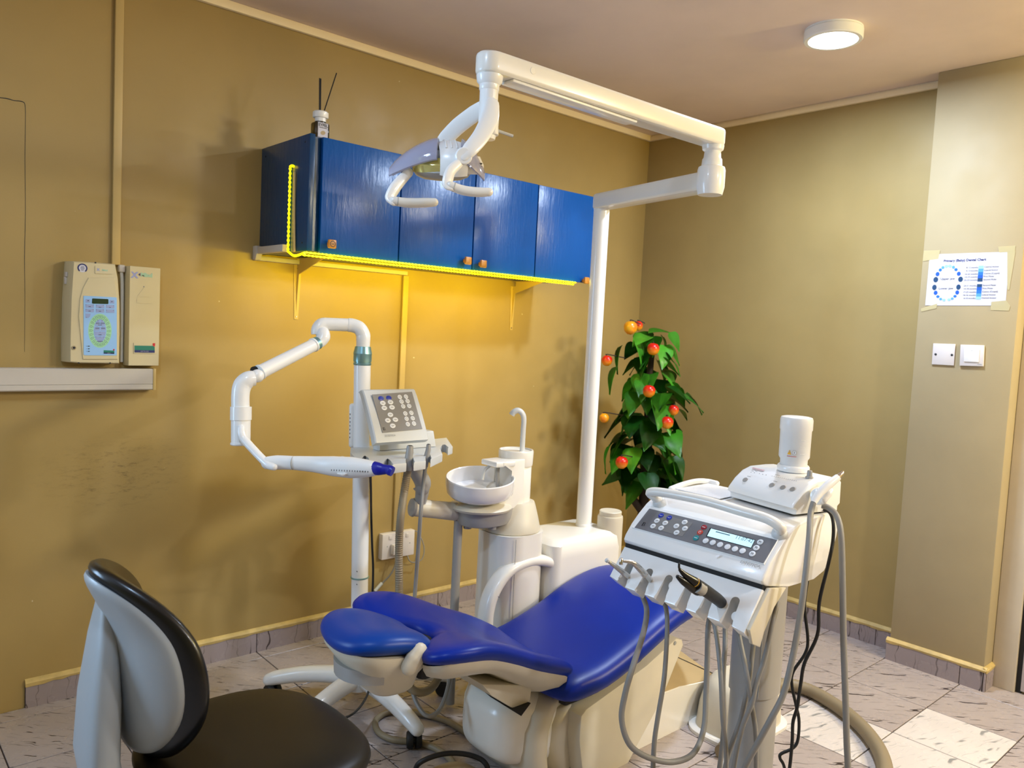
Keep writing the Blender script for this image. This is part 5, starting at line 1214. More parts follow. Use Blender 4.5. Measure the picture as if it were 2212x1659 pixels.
outl += [(CYR+0.002, HL-0.006), (CYR+0.002, 0.0)]
bm = BM(); prism(bm, [hpnt(y, s) for y, s in outl], -hn*0.052, 0.003, 2); hold = obj('instrument_holder', bm, K['white'], cart)
bm = BM(); prism(bm, [V((-2.16, CYL-0.01, 0.868)), V((-2.232, CYL-0.01, 0.79)), V((-2.222, CYL-0.01, 0.762)), V((-2.12, CYL-0.01, 0.862))], (0, -(W_-0.02), 0), 0.004); obj('holder_underside', bm, K['greymetal'], cart)
bm = BM(); prism(bm, [V((-2.21, CYR+0.003, 0.882)), V((-2.29, CYR+0.003, 0.792)), V((-2.272, CYR+0.003, 0.752)), V((-2.235, CYR+0.003, 0.735)), V((-2.225, CYR+0.003, 0.775)), V((-2.185, CYR+0.003, 0.83)), V((-2.125, CYR+0.003, 0.868))], (0, -0.012, 0), 0.003); obj('holder_end_cap', bm, K['cream'], cart)
for y, s in ((-2.013-0.014, 0.062), (-2.222-0.013, 0.085)):
    bm = BM(); disc(bm, hpnt(y, s, -0.012), hn, 0.013, 0.004, 20); obj('hose_clip', bm, K['white'], cart)
# handle bar
hp_ = [cp_(1414, 1078, 0.012), cp_(1404, 1066, 0.03), cp_(1440, 1067, 0.048), cp_(1520, 1082, 0.055), cp_(1600, 1104, 0.052), cp_(1652, 1124, 0.045), cp_(1688, 1142, 0.03), cp_(1690, 1150, 0.012)]
T0 = V((-2.10, 0, 1.02)); tn = V((-0.45, 0, 0.9)).normalized()
def hq(u, v, o): return onp(u, v, T0+tn*o, tn)
hp_ = [hq(1425, 1083, 0.006), hq(1415, 1074, 0.024), hq(1404, 1064, 0.040), hq(1432, 1064, 0.048), hq(1520, 1081, 0.052), hq(1600, 1104, 0.050), hq(1655, 1120, 0.046), hq(1686, 1139, 0.030), hq(1683, 1149, 0.006)]
bm = BM(); tube(bm, hp_, [0.013, 0.0135, 0.0135, 0.0135, 0.0135, 0.0135, 0.0135, 0.0135, 0.013], 16, 6); hb_ = obj('handle_bar', bm, K['unit'], cart, ang=60)
for (u, v) in ((1425, 1086), (1684, 1153)):
    bm = BM(); lathe(bm, [(0.021, -0.010), (0.021, 0.002), (0.017, 0.012), (0.012, 0.015)], hq(u, v, 0.0), tn, 24); obj('handle_boss', bm, K['greyplastic'], cart)
# column and foot
KX, KY = -1.9, -2.09
def oval(cx, cy, z, rx, ry, n=40, p=0.75): return [V((cx+rx*math.copysign(abs(math.cos(2*PI*k/n))**p, math.cos(2*PI*k/n)), cy+ry*math.copysign(abs(math.sin(2*PI*k/n))**p, math.sin(2*PI*k/n)), z)) for k in range(n)]
bm = BM(); loft(bm, [oval(KX, KY, z, r, r*0.95) for z, r in ((0.46, 0.068), (0.46, 0.0715), (0.875, 0.0715))]); obj('upper_column', bm, K['greymetal'], cart)
bm = BM(); loft(bm, [oval(KX, KY, z, r, r*0.95) for z, r in ((0.05, 0.067), (0.462, 0.067))]); obj('lower_column', bm, K['greymetal'], cart)
for y in (KY-0.03, KY-0.048):
    bm = BM(); tube(bm, [(KX-0.0675+abs(y-KY)*0.15, y, 0.465), (KX-0.0675+abs(y-KY)*0.15, y, 0.85)], 0.0012, 6, 0); obj('column_groove', bm, K['greyink'], cart)
bm = BM(); loft(bm, [oval(KX, KY, z, a, b, 40, 0.8) for z, a, b in ((0.045, 0.10, 0.10), (0.055, 0.105, 0.105), (0.085, 0.095, 0.095), (0.10, 0.075, 0.072))]); obj('column_foot', bm, K['greymetal'], cart)
fx = [(-2.02, -1.80), (-1.70, -1.90), (-2.18, -2.2), (-1.66, -2.3), (-1.95, -2.42)]
for i, (x, y) in enumerate(fx):
    d = V((x-KX, y-KY, 0)); bm = BM(); tube(bm, [V((KX, KY, 0.075))+d*0.15, V((KX, KY, 0.075))+d*0.6, V((x, y, 0.068))], [0.035, 0.03, 0.024], 12, 4, round_ends=True); lg = obj('foot_leg', bm, K['white'], cart)
    bm = BM(); dd = d.normalized(); lathe(bm, [(0.03, -0.022), (0.03, -0.005), (0.014, -0.004), (0.014, 0.004), (0.03, 0.005), (0.03, 0.022)], V((x, y, 0.03)), V((-dd.y, dd.x, 0)), 18); obj('caster', bm, K['rubber'], lg)
# instruments in the holder, each with its hose
def HS(y, s, o): return hpnt(y, s, o)
def hosebm(pts, r, n=10): b = BM(); tube(b, pts, r, n, 7); return b
ins = thing('air_turbine_handpiece', 'slim grey handpiece in the leftmost notch of the cart holder', 'handpiece', at(1340, 1230, 2.22), 'instruments in the cart holder')
bm = BM(); tube(bm, [at(1314, 1213, 2.17), at(1330, 1224, 2.185), at(1348, 1238, 2.21), at(1362, 1250, 2.25)], [0.004, 0.0065, 0.0085, 0.008], 14, 4, round_ends=True); hb1 = obj('handpiece_body', bm, K['steel'], ins)
bm = BM(); lathe(bm, [(0.004, -0.004), (0.0062, -0.002), (0.0062, 0.004), (0.004, 0.006)], at(1312, 1211, 2.165), V((-0.6, 0.4, 0.6)), 16); obj('handpiece_head', bm, K['greyplastic'], hb1)
ins2 = thing('contra_angle_handpiece', 'metal contra angle handpiece with bent head in the second notch from the left', 'handpiece', at(1380, 1232, 2.14), 'instruments in the cart holder')
bm = BM(); tube(bm, [at(1346, 1212, 2.09), at(1362, 1214, 2.095), at(1372, 1219, 2.10), at(1384, 1231, 2.12), at(1396, 1244, 2.155), at(1409, 1258, 2.20)], [0.004, 0.0055, 0.0075, 0.009, 0.009, 0.0085], 14, 5); hb2 = obj('handpiece_body', bm, K['steel'], ins2)
bm = BM(); lathe(bm, [(0.0045, -0.010), (0.0052, -0.008), (0.0052, 0.005), (0.003, 0.008)], at(1342, 1212, 2.085), V((0.12, 0.1, 1)), 16); obj('handpiece_head', bm, K['chrome'], hb2)
for t in (0.55, 0.7):
    bm = BM(); p_ = at(1384, 1231, 2.12).lerp(at(1396, 1244, 2.155), t); lathe(bm, [(0.0095, -0.0012), (0.0102, 0), (0.0095, 0.0012)], p_, at(1396, 1244, 2.155)-at(1384, 1231, 2.12), 16); obj('collar_ring', bm, K['chrome'], hb2)
ins3 = thing('spray_handpiece', 'black spray handpiece with thin bent nozzle lying in the holder', 'syringe', at(1510, 1275, 1.99), 'instruments in the cart holder')
bm = BM(); tube(bm, [at(1467, 1218, 1.86), at(1467, 1226, 1.862), at(1470, 1234, 1.865)], 0.0028, 10, 4, round_ends=True); nz_ = obj('nozzle', bm, K['blackmat'], ins3)
bm = BM(); tube(bm, [at(1468, 1230, 1.864), at(1480, 1242, 1.87), at(1500, 1256, 1.88), at(1505, 1261, 1.885)], [0.004, 0.0075, 0.0115, 0.0118], 16, 4); obj('nozzle_cone', bm, K['black'], ins3)
bm = BM(); tube(bm, [at(1464, 1246, 1.865), at(1476, 1256, 1.87), at(1496, 1270, 1.885), at(1506, 1277, 1.89)], [0.005, 0.0085, 0.011, 0.011], 16, 4, round_ends=True); obj('trigger', bm, K['black'], ins3)
bm = BM(); lathe(bm, [(0.0118, -0.001), (0.0125, 0), (0.0118, 0.001)], at(1502, 1258, 1.882), at(1505, 1261, 1.885)-at(1490, 1250, 1.875), 20); obj('brass_ring', bm, K['amber'], ins3)
bm = BM(); tube(bm, [at(1503, 1262, 1.886), at(1515, 1270, 1.90), at(1530, 1280, 1.93), at(1549, 1294, 1.98), at(1560, 1304, 2.02)], [0.0155, 0.016, 0.0155, 0.0155, 0.0145], 16, 4); obj('grip', bm, K['rubber'], ins3)
bm = BM(); tube(bm, [at(1504, 1266, 1.884), at(1516, 1274, 1.898)], 0.0163, 16, 0); obj('grip_sleeve', bm, K['greymetal'], ins3)
hs_ = {
 ins: [at(1360, 1249, 2.25), at(1378, 1272, 2.30), at(1392, 1298, 2.27), at(1397, 1325, 2.2), at(1389, 1370, 2.12), at(1367, 1440, 2.03), at(1350, 1500, 2.02), at(1343, 1555, 2.02), at(1360, 1608, 2.02), at(1400, 1636, 2.03), at(1452, 1646, 2.05), at(1497, 1628, 2.08), at(1520, 1575, 2.12), at(1525, 1500, 2.15), at(1528, 1420, 2.16), at(1531, 1345, 2.16), at(1545, 1310, 2.2)],
 ins2: [at(1408, 1257, 2.20), at(1424, 1282, 2.25), at(1436, 1305, 2.24), at(1441, 1335, 2.18), at(1440, 1390, 2.12), at(1434, 1470, 2.06), at(1421, 1550, 2.05), at(1413, 1610, 2.05), at(1412, 1690, 2.06), at(1430, 1760, 2.1), at(1490, 1770, 2.2), at(1560, 1700, 2.25)],
 ins3: [at(1556, 1302, 2.05), at(1562, 1325, 2.10), at(1566, 1350, 2.12), at(1566, 1400, 2.09), at(1562, 1470, 2.07), at(1564, 1560, 2.07), at(1558, 1630, 2.07), at(1552, 1700, 2.08), at(1570, 1770, 2.12), at(1610, 1740, 2.2)]}
for par, pts in hs_.items():
    obj('hose', hosebm(pts, 0.0078 if par is ins else 0.0066), K['hose'], par, ang=80)
for i, pts in enumerate(([at(1535, 1330, 2.10), at(1546, 1362, 2.08), at(1556, 1450, 2.02), at(1561, 1550, 2.0), at(1568, 1620, 2.02), at(1572, 1700, 2.05), at(1600, 1760, 2.1), at(1625, 1730, 2.18)],
                         [at(1592, 1345, 2.06), at(1599, 1385, 2.03), at(1614, 1460, 1.98), at(1625, 1530, 1.99), at(1633, 1590, 2.0), at(1634, 1700, 2.02), at(1640, 1770, 2.08)],
                         [at(1636, 1360, 2.05), at(1628, 1390, 2.03), at(1618, 1470, 2.0), at(1601, 1550, 2.02), at(1580, 1610, 2.03), at(1566, 1660, 2.04), at(1555, 1740, 2.08), at(1590, 1790, 2.14)],
                         [at(1680, 1300, 2.02), at(1668, 1350, 1.99), at(1652, 1420, 1.98), at(1634, 1475, 1.98), at(1624, 1520, 1.98), at(1604, 1570, 1.99), at(1588, 1640, 2.0), at(1580, 1720, 2.02), at(1595, 1780, 2.1)])):
    o = tag(obj('instrument_hose', hosebm(pts, 0.0062), K['hose'], None, ang=80), ['thin grey hose hanging from the middle of the instrument holder', 'thin grey hose crossing the cart column from upper left to lower right', 'thin grey hose running from the right holder end down to lower left', 'thin grey hose coming from behind the holder end cap down across column'][i], 'hose', 'loose hoses under the cart holder')

# ================================================================ ultrasonic scaler on the cart top
sc_ = thing('ultrasonic_scaler', 'white ultrasonic scaler unit with round grey buttons on the cart top', 'scaler', (-1.94, -2.15, 1.0395))
yaw_ = math.radians(-12)
SM = Mx.Translation((-1.925, -2.148, 1.037)) @ Mx.Rotation(yaw_, 4, 'Z')
SPf = [(-0.085, 0.0035), (-0.085, 0.016), (-0.098, 0.023), (-0.094, 0.034), (-0.070, 0.060), (-0.040, 0.082), (-0.008, 0.093), (0.05, 0.095), (0.085, 0.094), (0.094, 0.085), (0.096, 0.024), (0.086, 0.016), (0.086, 0.0035)]
bm = BM(); loops = []
for y, s in ((0.118, 0.93), (0.122, 0.97), (0.118, 1.0), (0.0, 1.0), (-0.118, 1.0), (-0.122, 0.97), (-0.118, 0.93)):
    loops.append([SM @ V((x*s, y, 0.04+(z-0.04)*s)) for x, z in SPf])
loops = [[SM @ V((x*s, y, 0.04+(z-0.04)*s)) for x, z in SPf] for y, s in ((0.123, 0.93), (0.121, 0.97), (0.115, 1.0), (0.0, 1.0), (-0.115, 1.0), (-0.121, 0.97), (-0.123, 0.93))]
loft(bm, loops); sb = obj('scaler_housing', bm, K['white'], sc_, ang=35)
bm = BM(); vs_ = box(bm, (-0.084, -0.112, 0.0025), (0.084, 0.112, 0.006), 0, 1, SM); obj('base_gasket', bm, K['dark'], sc_)
f0, f1 = SM @ V((-0.0945, 0, 0.034)), SM @ V((-0.055, 0, 0.0712)); fy = (SM.to_3x3() @ V((0, -1, 0))).normalized(); fz = (f1-f0).normalized(); fN = fy.cross(fz).normalized()
if fN.x > 0: fN = -fN
def sp2(u, v, o=0.0): return onp(u, v, f0+fN*o, fN)
for X, Y in ((1029, 562), (1193, 595), (1261, 610), (1321, 621)):
    bm = BM(); disc(bm, sp2(*ZC(X, Y), 0.002), fN, 0.0082, 0.0018, 20); obj('round_button', bm, K['greymetal'], sb)
prn = BM()
for X, Y in ((1065, 515), (1086, 518), (1117, 524), (1137, 528), (1158, 532)): flatdisc(prn, sp2(*ZC(X, Y), 0.0036), fy, fz, 0.0016, 0.0016, 8)
for k in range(13): slab(prn, sp2(*ZC(1195+k*12.4, 539+k*2.5), 0.0036), fy, fz, -0.0011, 0.0011, -0.001, 0.001, 0.0002)
for X, Y, w_ in ((1052, 541, 0.0065), (1215, 572, 0.007), (1075, 507, 0.004), (1096, 508, 0.005), (1228, 533, 0.008)): slab(prn, sp2(*ZC(X, Y), 0.0036), fy, fz, -w_, w_, -0.0008, 0.0008, 0.0002)
obj('scaler_print', prn, K['greyink'], sb, stuff=True)
bm = BM(); slab(bm, SM @ V((-0.024, 0.075, 0.0905)), fy, SM.to_3x3() @ V((1, 0, 0.25)).normalized(), -0.022, 0.022, -0.003, 0.003, 0.0006); obj('brand_strip', bm, mat('faint red print', (196, 150, 150), 0.5), sb)
bm = BM(); lathe(bm, [(0.011, 0.0), (0.011, 0.004), (0.0075, 0.006), (0.007, 0.020), (0.005, 0.022)], SM @ V((0.0, -0.088, 0.0935)), (0, 0, 1), 20); obj('water_knob', bm, K['greymetal'], sc_)
bt = SM @ V((0.03, -0.028, 0.0785))
bt = on(1713, 1017, 'z', 1.1325); bt.z = 1.1325
btl = thing('water_bottle', 'translucent white water bottle standing upside down on the scaler', 'bottle', bt)
bm = BM(); lathe(bm, [(0.043, 0.0), (0.045, 0.003), (0.045, 0.014), (0.042, 0.018)], bt, n=36); obj('bottle_collar', bm, K['white'], btl)
bm = BM(); lathe(bm, [(0.038, 0.016), (0.038, 0.034), (0.043, 0.042), (0.0435, 0.118), (0.0455, 0.122), (0.0455, 0.150), (0.043, 0.157), (0.036, 0.159), (0.001, 0.157), (0.001, 0.1555), (0.035, 0.1572), (0.0415, 0.155), (0.0437, 0.149), (0.0437, 0.1225), (0.0417, 0.1175), (0.0412, 0.0425), (0.0362, 0.0345), (0.0362, 0.0165)], bt, n=40); obj('bottle_shell', bm, K['bottle'], btl)
bm = BM(); lathe(bm, [(0.036, 0.017), (0.036, 0.0345), (0.041, 0.0425), (0.0412, 0.112), (0.001, 0.112)], bt, n=36); obj('water', bm, K['water'], btl)
bm = BM(); vd = (CAM-bt); vd.z = 0; vd = vd.normalized(); sd = V((0, 0, 1)).cross(vd)
def bp3(a, z, rr=0.0439): return bt+(vd*math.cos(a)+sd*math.sin(a))*rr+V((0, 0, z))
for k in range(3): 
    bmg = BM(); loft(bmg, [[bp3(0.35+0.08*i, 0.055+0.02*k+dz) for i in range(5)] for dz in (0, 0.0012)], cap=False); obj('scale_mark', bmg, K['white'], btl)
bmw = BM(); bmw.faces.new([bmw.verts.new(bp3(a, z, 0.0441)) for a, z in ((-0.44, 0.052), (-0.19, 0.052), (-0.315, 0.066))]); obj('warning_triangle', bmw, K['amber'], btl)
bmw = BM(); flatdisc(bmw, bp3(0.0, 0.0585, 0.0442), sd, V((0, 0, 1)), 0.0058, 0.0062, 20); rg = obj('prohibition_disc', bmw, K['btn'], btl)
bmw = BM(); ringstrip(bmw, bp3(0.0, 0.0585, 0.0445), sd, V((0, 0, 1)), (0.0062, 0.0066), (0.0054, 0.0058), 24); slab(bmw, bp3(0, 0.0585, 0.0445), sd, V((0, 0, 1)), -0.001, 0.001, -0.003, 0.003, 0.0002); loft(bmw, [[bp3(-0.33+0.01*i, z, 0.0444) for i in range(3)] for z in (0.056, 0.062)], cap=False); obj('label_print', bmw, K['greyink'], btl, stuff=True)
bmw = BM(); loft(bmw, [[bp3(-0.46+0.1*i, z, 0.0441) for i in range(7)] for z in (0.0465, 0.0478)], cap=False); obj('red_line', bmw, K['red'], btl)
bm.free()
# scaler handpiece on its cradle at the right side
shp = thing('scaler_handpiece', 'white scaler handpiece with steel tip resting in the cradle at right', 'handpiece', at(1775, 1065, 2.1))
bm = BM(); tube(bm, [at(1757, 1086, 2.06), at(1770, 1066, 2.07), at(1790, 1047, 2.08), at(1810, 1031, 2.09)], [0.0085, 0.0105, 0.0115, 0.0095], 16, 5); b_ = obj('handpiece_body', bm, K['white'], shp)
bm = BM(); tube(bm, [at(1808, 1033, 2.089), at(1817, 1024, 2.093), at(1821, 1018, 2.095)], [0.0085, 0.007, 0.0035], 14, 3); obj('tip_holder', bm, K['chrome'], b_)
bm = BM(); lathe(bm, [(0.022, 0), (0.024, 0.004), (0.022, 0.016), (0.014, 0.02)], at(1770, 1072, 2.115), at(1766, 1074, 2.07)-at(1770, 1072, 2.115), 22); obj('cradle', bm, K['white'], sc_)
bm = BM(); tube(bm, [at(1779, 1080, 2.085), at(1790, 1066, 2.09), at(1795, 1060, 2.092)], [0.009, 0.010, 0.007], 12, 3, round_ends=True); obj('cradle_fork', bm, K['white'], sc_)
obj('hose', hosebm([at(1757, 1086, 2.06), at(1751, 1110, 2.05), at(1748, 1160, 2.0), at(1740, 1240, 1.97), at(1727, 1340, 1.96), at(1710, 1430, 1.95), at(1692, 1500, 1.95), at(1667, 1550, 1.95), at(1640, 1600, 1.96), at(1608, 1660, 1.98), at(1580, 1740, 2.02)], 0.0078), K['hose'], shp, ang=80)
tag(obj('scaler_cable', hosebm([at(1776, 1092, 2.13), at(1790, 1097, 2.12), at(1808, 1116, 2.10), at(1817, 1160, 2.08), at(1820, 1260, 2.06), at(1822, 1380, 2.05), at(1826, 1500, 2.05), at(1829, 1600, 2.05), at(1832, 1700, 2.06), at(1820, 1800, 2.15)], 0.0082), K['hose'], None, ang=80), 'grey cable hanging straight down at the far right of the cart', 'cable')
tag(obj('power_cable', hosebm([at(1780, 1101, 2.16), at(1793, 1108, 2.14), at(1800, 1130, 2.12), at(1799, 1170, 2.11), at(1790, 1215, 2.1), at(1770, 1300, 2.12), at(1766, 1370, 2.14), at(1738, 1432, 2.16), at(1730, 1475, 2.17), at(1722, 1528, 2.18), at(1713, 1560, 2.19), at(1711, 1605, 2.2), at(1704, 1670, 2.22), at(1690, 1740, 2.3)], 0.0048, 8), K['rubber'], None, ang=80), 'black power cable hanging from the scaler, right one of the two', 'cable', 'black power cables of the cart')
tag(obj('power_cable', hosebm([at(1744, 1255, 2.2), at(1738, 1310, 2.2), at(1745, 1380, 2.2), at(1739, 1412, 2.2), at(1713, 1452, 2.2), at(1711, 1482, 2.2), at(1720, 1525, 2.21), at(1726, 1558, 2.21), at(1723, 1600, 2.22), at(1711, 1617, 2.22), at(1688, 1628, 2.22), at(1685, 1638, 2.22), at(1695, 1662, 2.23), at(1700, 1740, 2.3)], 0.0045, 8), K['rubber'], None, ang=80), 'black power cable kinked near the floor, left one of the two', 'cable', 'black power cables of the cart')
# ================================================================ whitening lamp on five star base
WX, WY = -2.450, -0.708
wl = thing('whitening_lamp', 'white tooth whitening lamp on a tall castered stand with blue light tip', 'whitening lamp', (WX, WY, 0))
def wp(t): return V((-2.446+(-2.456+2.446)*t, -0.730+(-0.690+0.730)*t, 0.15+1.19*t))
bm = BM(); tube(bm, [wp(0.02), wp(0.5)], 0.032, 24, 0); obj('lower_column', bm, K['pole'], wl)
bm = BM(); tube(bm, [wp(0.5), wp(1.0)], 0.0315, 24, 0); obj('upper_column', bm, K['pole'], wl)
tq = 0.313
bm = BM(); lathe(bm, [(0.0325, -0.003), (0.0355, -0.002), (0.0355, 0.002), (0.0325, 0.003)], wp(tq), wp(1)-wp(0), 28); obj('teal_ring', bm, K['teal'], wl)
for t in (tq-0.021, tq+0.021):
    bm = BM(); disc(bm, wp(t)+(at(771, 1100, 2.9)-at(783, 1100, 2.97)).normalized()*0.0315, at(771, 1100, 2.0)-at(783, 1100, 2.97), 0.0035, 0.0008, 12); obj('column_screw', bm, K['ink'], wl)
bm = BM(); lathe(bm, [(0.046, 0.0), (0.044, 0.008), (0.034, 0.045), (0.032, 0.046)], wp(-0.005), (0, 0, 1), 28); obj('foot_collar', bm, K['teal'], wl)
bm = BM(); lathe(bm, [(0.0325, -0.002), (0.034, 0.0), (0.034, 0.006), (0.0322, 0.008), (0.0322, 0.011), (0.0345, 0.012), (0.0345, 0.040), (0.0355, 0.042), (0.0295, 0.068), (0.028, 0.069)], wp(1.0), (0, 0, 1), 32); obj('top_collar', bm, K['teal'], wl)
# top bend and arm
j0 = wp(1.0)+V((0, 0, 0.068))
bm = BM(); tube(bm, [j0, j0+V((0, 0, 0.03)), at(784, 722, 2.96), at(776, 709, 2.955), at(762, 703, 2.95), at(752, 702, 2.945)], [0.0255, 0.0265, 0.0265, 0.0265, 0.0262, 0.0262], 22, 6); obj('top_elbow', bm, K['white'], wl, ang=60)
bm = BM(); tube(bm, [at(753, 702, 2.945), at(700, 700, 2.91)], 0.0245, 22, 0); obj('top_tube', bm, K['white'], wl)
bm = BM(); tube(bm, [at(706, 700, 2.915), at(694, 702, 2.905), at(687, 712, 2.90), at(687, 722, 2.90)], [0.0247, 0.025, 0.025, 0.025], 20, 5); obj('top_knuckle', bm, K['white'], wl, ang=60)
bm = BM(); tube(bm, [at(697, 720, 2.895), at(698, 728, 2.89), at(692, 738, 2.88), at(682, 745, 2.865)], [0.026, 0.026, 0.022, 0.018], 20, 5, round_ends=True); obj('arm_joint', bm, K['white'], wl, ang=60)
q0, q1 = at(680, 744, 2.86), at(560, 805, 2.66)
bm = BM(); tube(bm, [q0, q1], [0.0235, 0.0245], 24, 0); armo = obj('arm_tube', bm, K['white'], wl)
for t, r in ((0.02, 0.0262), (0.985, 0.027)):
    bm = BM(); lathe(bm, [(r-0.003, -0.004), (r, -0.003), (r, 0.003), (r-0.003, 0.004)], q0.lerp(q1, t), q1-q0, 28); obj('arm_ring', bm, K['white'], armo)
bm = BM(); lathe(bm, [(0.022, -0.003), (0.0245, -0.001), (0.0235, 0.02)], q0.lerp(q1, -0.05), q1-q0, 24); obj('arm_collar', bm, K['teal'], armo)
bm = BM(); ball(bm, at(556, 812, 2.635), 0.0225, 1, 1, 1, 18); obj('elbow_pivot', bm, K['white'], wl)
bm = BM(); tube(bm, [at(548, 802, 2.65), at(546, 798, 2.66), at(554, 796, 2.66)], 0.009, 10, 3, round_ends=True); obj('pivot_gap', bm, K['dark'], wl)
bm = BM(); tube(bm, [at(549, 817, 2.63), at(536, 820, 2.62), at(524, 832, 2.615), at(519.5, 852, 2.61), at(519.5, 885, 2.61)], [0.0255, 0.0285, 0.0305, 0.0295, 0.0295], 22, 6); obj('lower_elbow', bm, K['white'], wl, ang=60)
sw0, sw1 = at(520.5, 878, 2.61), at(520, 962, 2.61)
bm = BM(); lathe(bm, [(0.030, 0.0), (0.0345, 0.001), (0.0345, 0.045), (0.0315, 0.046), (0.0310, 0.120), (0.0335, 0.121), (0.0335, 0.127), (0.030, 0.13)], sw0, sw1-sw0, 30); obj('swivel_sleeve', bm, K['white'], wl)
# bracket to the lamp head
bm = BM(); tube(bm, [at(521, 925, 2.575), at(522, 938, 2.57), at(530, 952, 2.565), at(560, 985, 2.54), at(580, 1004, 2.52), at(592, 1009, 2.51)], [0.0125, 0.0135, 0.0138, 0.0135, 0.0135, 0.0115], 16, 6, round_ends=True); obj('head_bracket', bm, K['white'], wl, ang=60)
bm = BM(); lathe(bm, [(0.012, -0.02), (0.014, -0.018), (0.014, 0.01), (0.011, 0.013)], at(594, 1001, 2.53), at(594, 1001, 2.4)-at(594, 1001, 2.53), 20); obj('bracket_pivot', bm, K['white'], wl)
# the head itself: flattened pod
hpts = [(578, 1000), (600, 999), (634, 1000), (680, 1003), (720, 1007), (760, 1010), (800, 1012), (815, 1012)]
hr = [0.0215, 0.024, 0.0225, 0.0235, 0.027, 0.0285, 0.0235, 0.019]
hr = [r*f_ for r, f_ in zip(hr, (0.98, 0.98, 1.0, 1.12, 1.2, 1.2, 1.12, 1.05))]; dps = [2.53, 2.53, 2.52, 2.51, 2.49, 2.47, 2.45, 2.445]
bm = BM(); tube(bm, [at(u, v, d) for (u, v), d in zip(hpts, dps)], hr, 24, 6, flat=0.8, round_ends=True); pod = obj('lamp_head', bm, K['white'], wl, ang=60)
for u, v, d in ((634, 1000, 2.52),):
    bm = BM(); lathe(bm, [(0.0222, -0.0006), (0.0228, 0), (0.0222, 0.0006)], at(u, v, d), at(680, 1003, 2.51)-at(600, 999, 2.53), 28); obj('head_seam', bm, K['greyink'], pod)
for k in range(15):
    u = 716+k*5.6; bm = BM(); p = at(u, 1015.5+k*0.25, 2.438-k*0.0005); tube(bm, [p+V((0, 0, 0.0024)), p-V((0, 0, 0.0024))], 0.0012, 6, 0); obj('vent_slot', bm, K['ink'], pod)
bm = BM(); tube(bm, [at(722, 992, 2.485), at(740, 990, 2.48), at(758, 993, 2.475)], [0.004, 0.007, 0.004], 12, 4, flat=0.6, round_ends=True); obj('finger_dimple', bm, K['greyplastic'], pod)
bm = BM(); tube(bm, [at(730, 1023, 2.455), at(742, 1025, 2.452), at(752, 1022, 2.452)], [0.003, 0.0055, 0.003], 12, 4, round_ends=True); obj('power_key', bm, K['white'], pod)
bm = BM(); tube(bm, [at(808, 1011, 2.446), at(818, 1013, 2.44), at(828, 1014, 2.435), at(836, 1014, 2.43), at(842, 1016, 2.428), at(848, 1019, 2.425)], [0.0215, 0.0205, 0.0165, 0.0145, 0.0165, 0.0155], 20, 6, flat=0.85); obj('blue_tip', bm, K['tipblue'], wl, ang=60)
# power box on the back of column, cord
bm = BM(); c0, c1 = wp(0.742)+V((-0.028, 0.022, 0)), wp(0.865)+V((-0.028, 0.022, 0)); tube(bm, [c0, c1], 0.012, 14, 0, round_ends=True); pw = obj('power_box', bm, K['white'], wl)
for k in range(7):
    bm = BM(); p = c0.lerp(c1, 0.2+0.1*k)+V((-0.0118, -0.004, 0)); tube(bm, [p-V((0, 0, 0.003)), p+V((0, 0, 0.003))], 0.0013, 6, 0); obj('vent_slot', bm, K['ink'], pw)
bm = BM(); tube(bm, [at(800, 1026, 2.46), at(801, 1060, 2.60), at(802, 1120, 2.86), at(804, 1180, 2.9), at(806, 1230, 2.92), at(804, 1290, 2.92), at(796, 1380, 2.94), at(792, 1460, 2.95), at(797, 1488, 2.93), at(786, 1515, 2.84), at(765, 1540, 2.74), at(735, 1557, 2.66), at(715, 1580, 2.6)], 0.0042, 8, 7); obj('power_cord', bm, K['rubber'], wl, ang=80)
# base
hub = V((-2.446, -0.735, 0.125))
bm = BM(); lathe(bm, [(0.03, -0.04), (0.055, -0.03), (0.062, 0.0), (0.05, 0.022), (0.036, 0.03)], hub, n=28); obj('hub', bm, K['white'], wl)
for k in range(5):
    a = math.radians(-87+72*k); d = V((math.cos(a), math.sin(a), 0)); bm = BM()
    tube(bm, [hub+d*0.02+V((0, 0, 0.006)), hub+d*0.10+V((0, 0, 0.006)), hub+d*0.22+V((0, 0, -0.008)), hub+d*0.33+V((0, 0, -0.035)), hub+d*0.37+V((0, 0, -0.05))], [0.036, 0.034, 0.031, 0.028, 0.025], 16, 6, round_ends=True); lg = obj('leg', bm, K['white'], wl, ang=60)
    c_ = hub+d*0.355; c_.z = 0.031; ax_ = V((-d.y, d.x, 0)); ax_ = (ax_*0.8+d*0.5).normalized()
    bm = BM(); lathe(bm, [(0.012, -0.026), (0.027, -0.026), (0.031, -0.02), (0.031, -0.006), (0.014, -0.005), (0.014, 0.005), (0.031, 0.006), (0.031, 0.02), (0.027, 0.026), (0.012, 0.026)], c_, ax_, 22); lathe(bm, [(0.009, 0.0), (0.009, 0.05)], c_, (0, 0, 1), 12); obj('caster', bm, K['rubber'], lg)

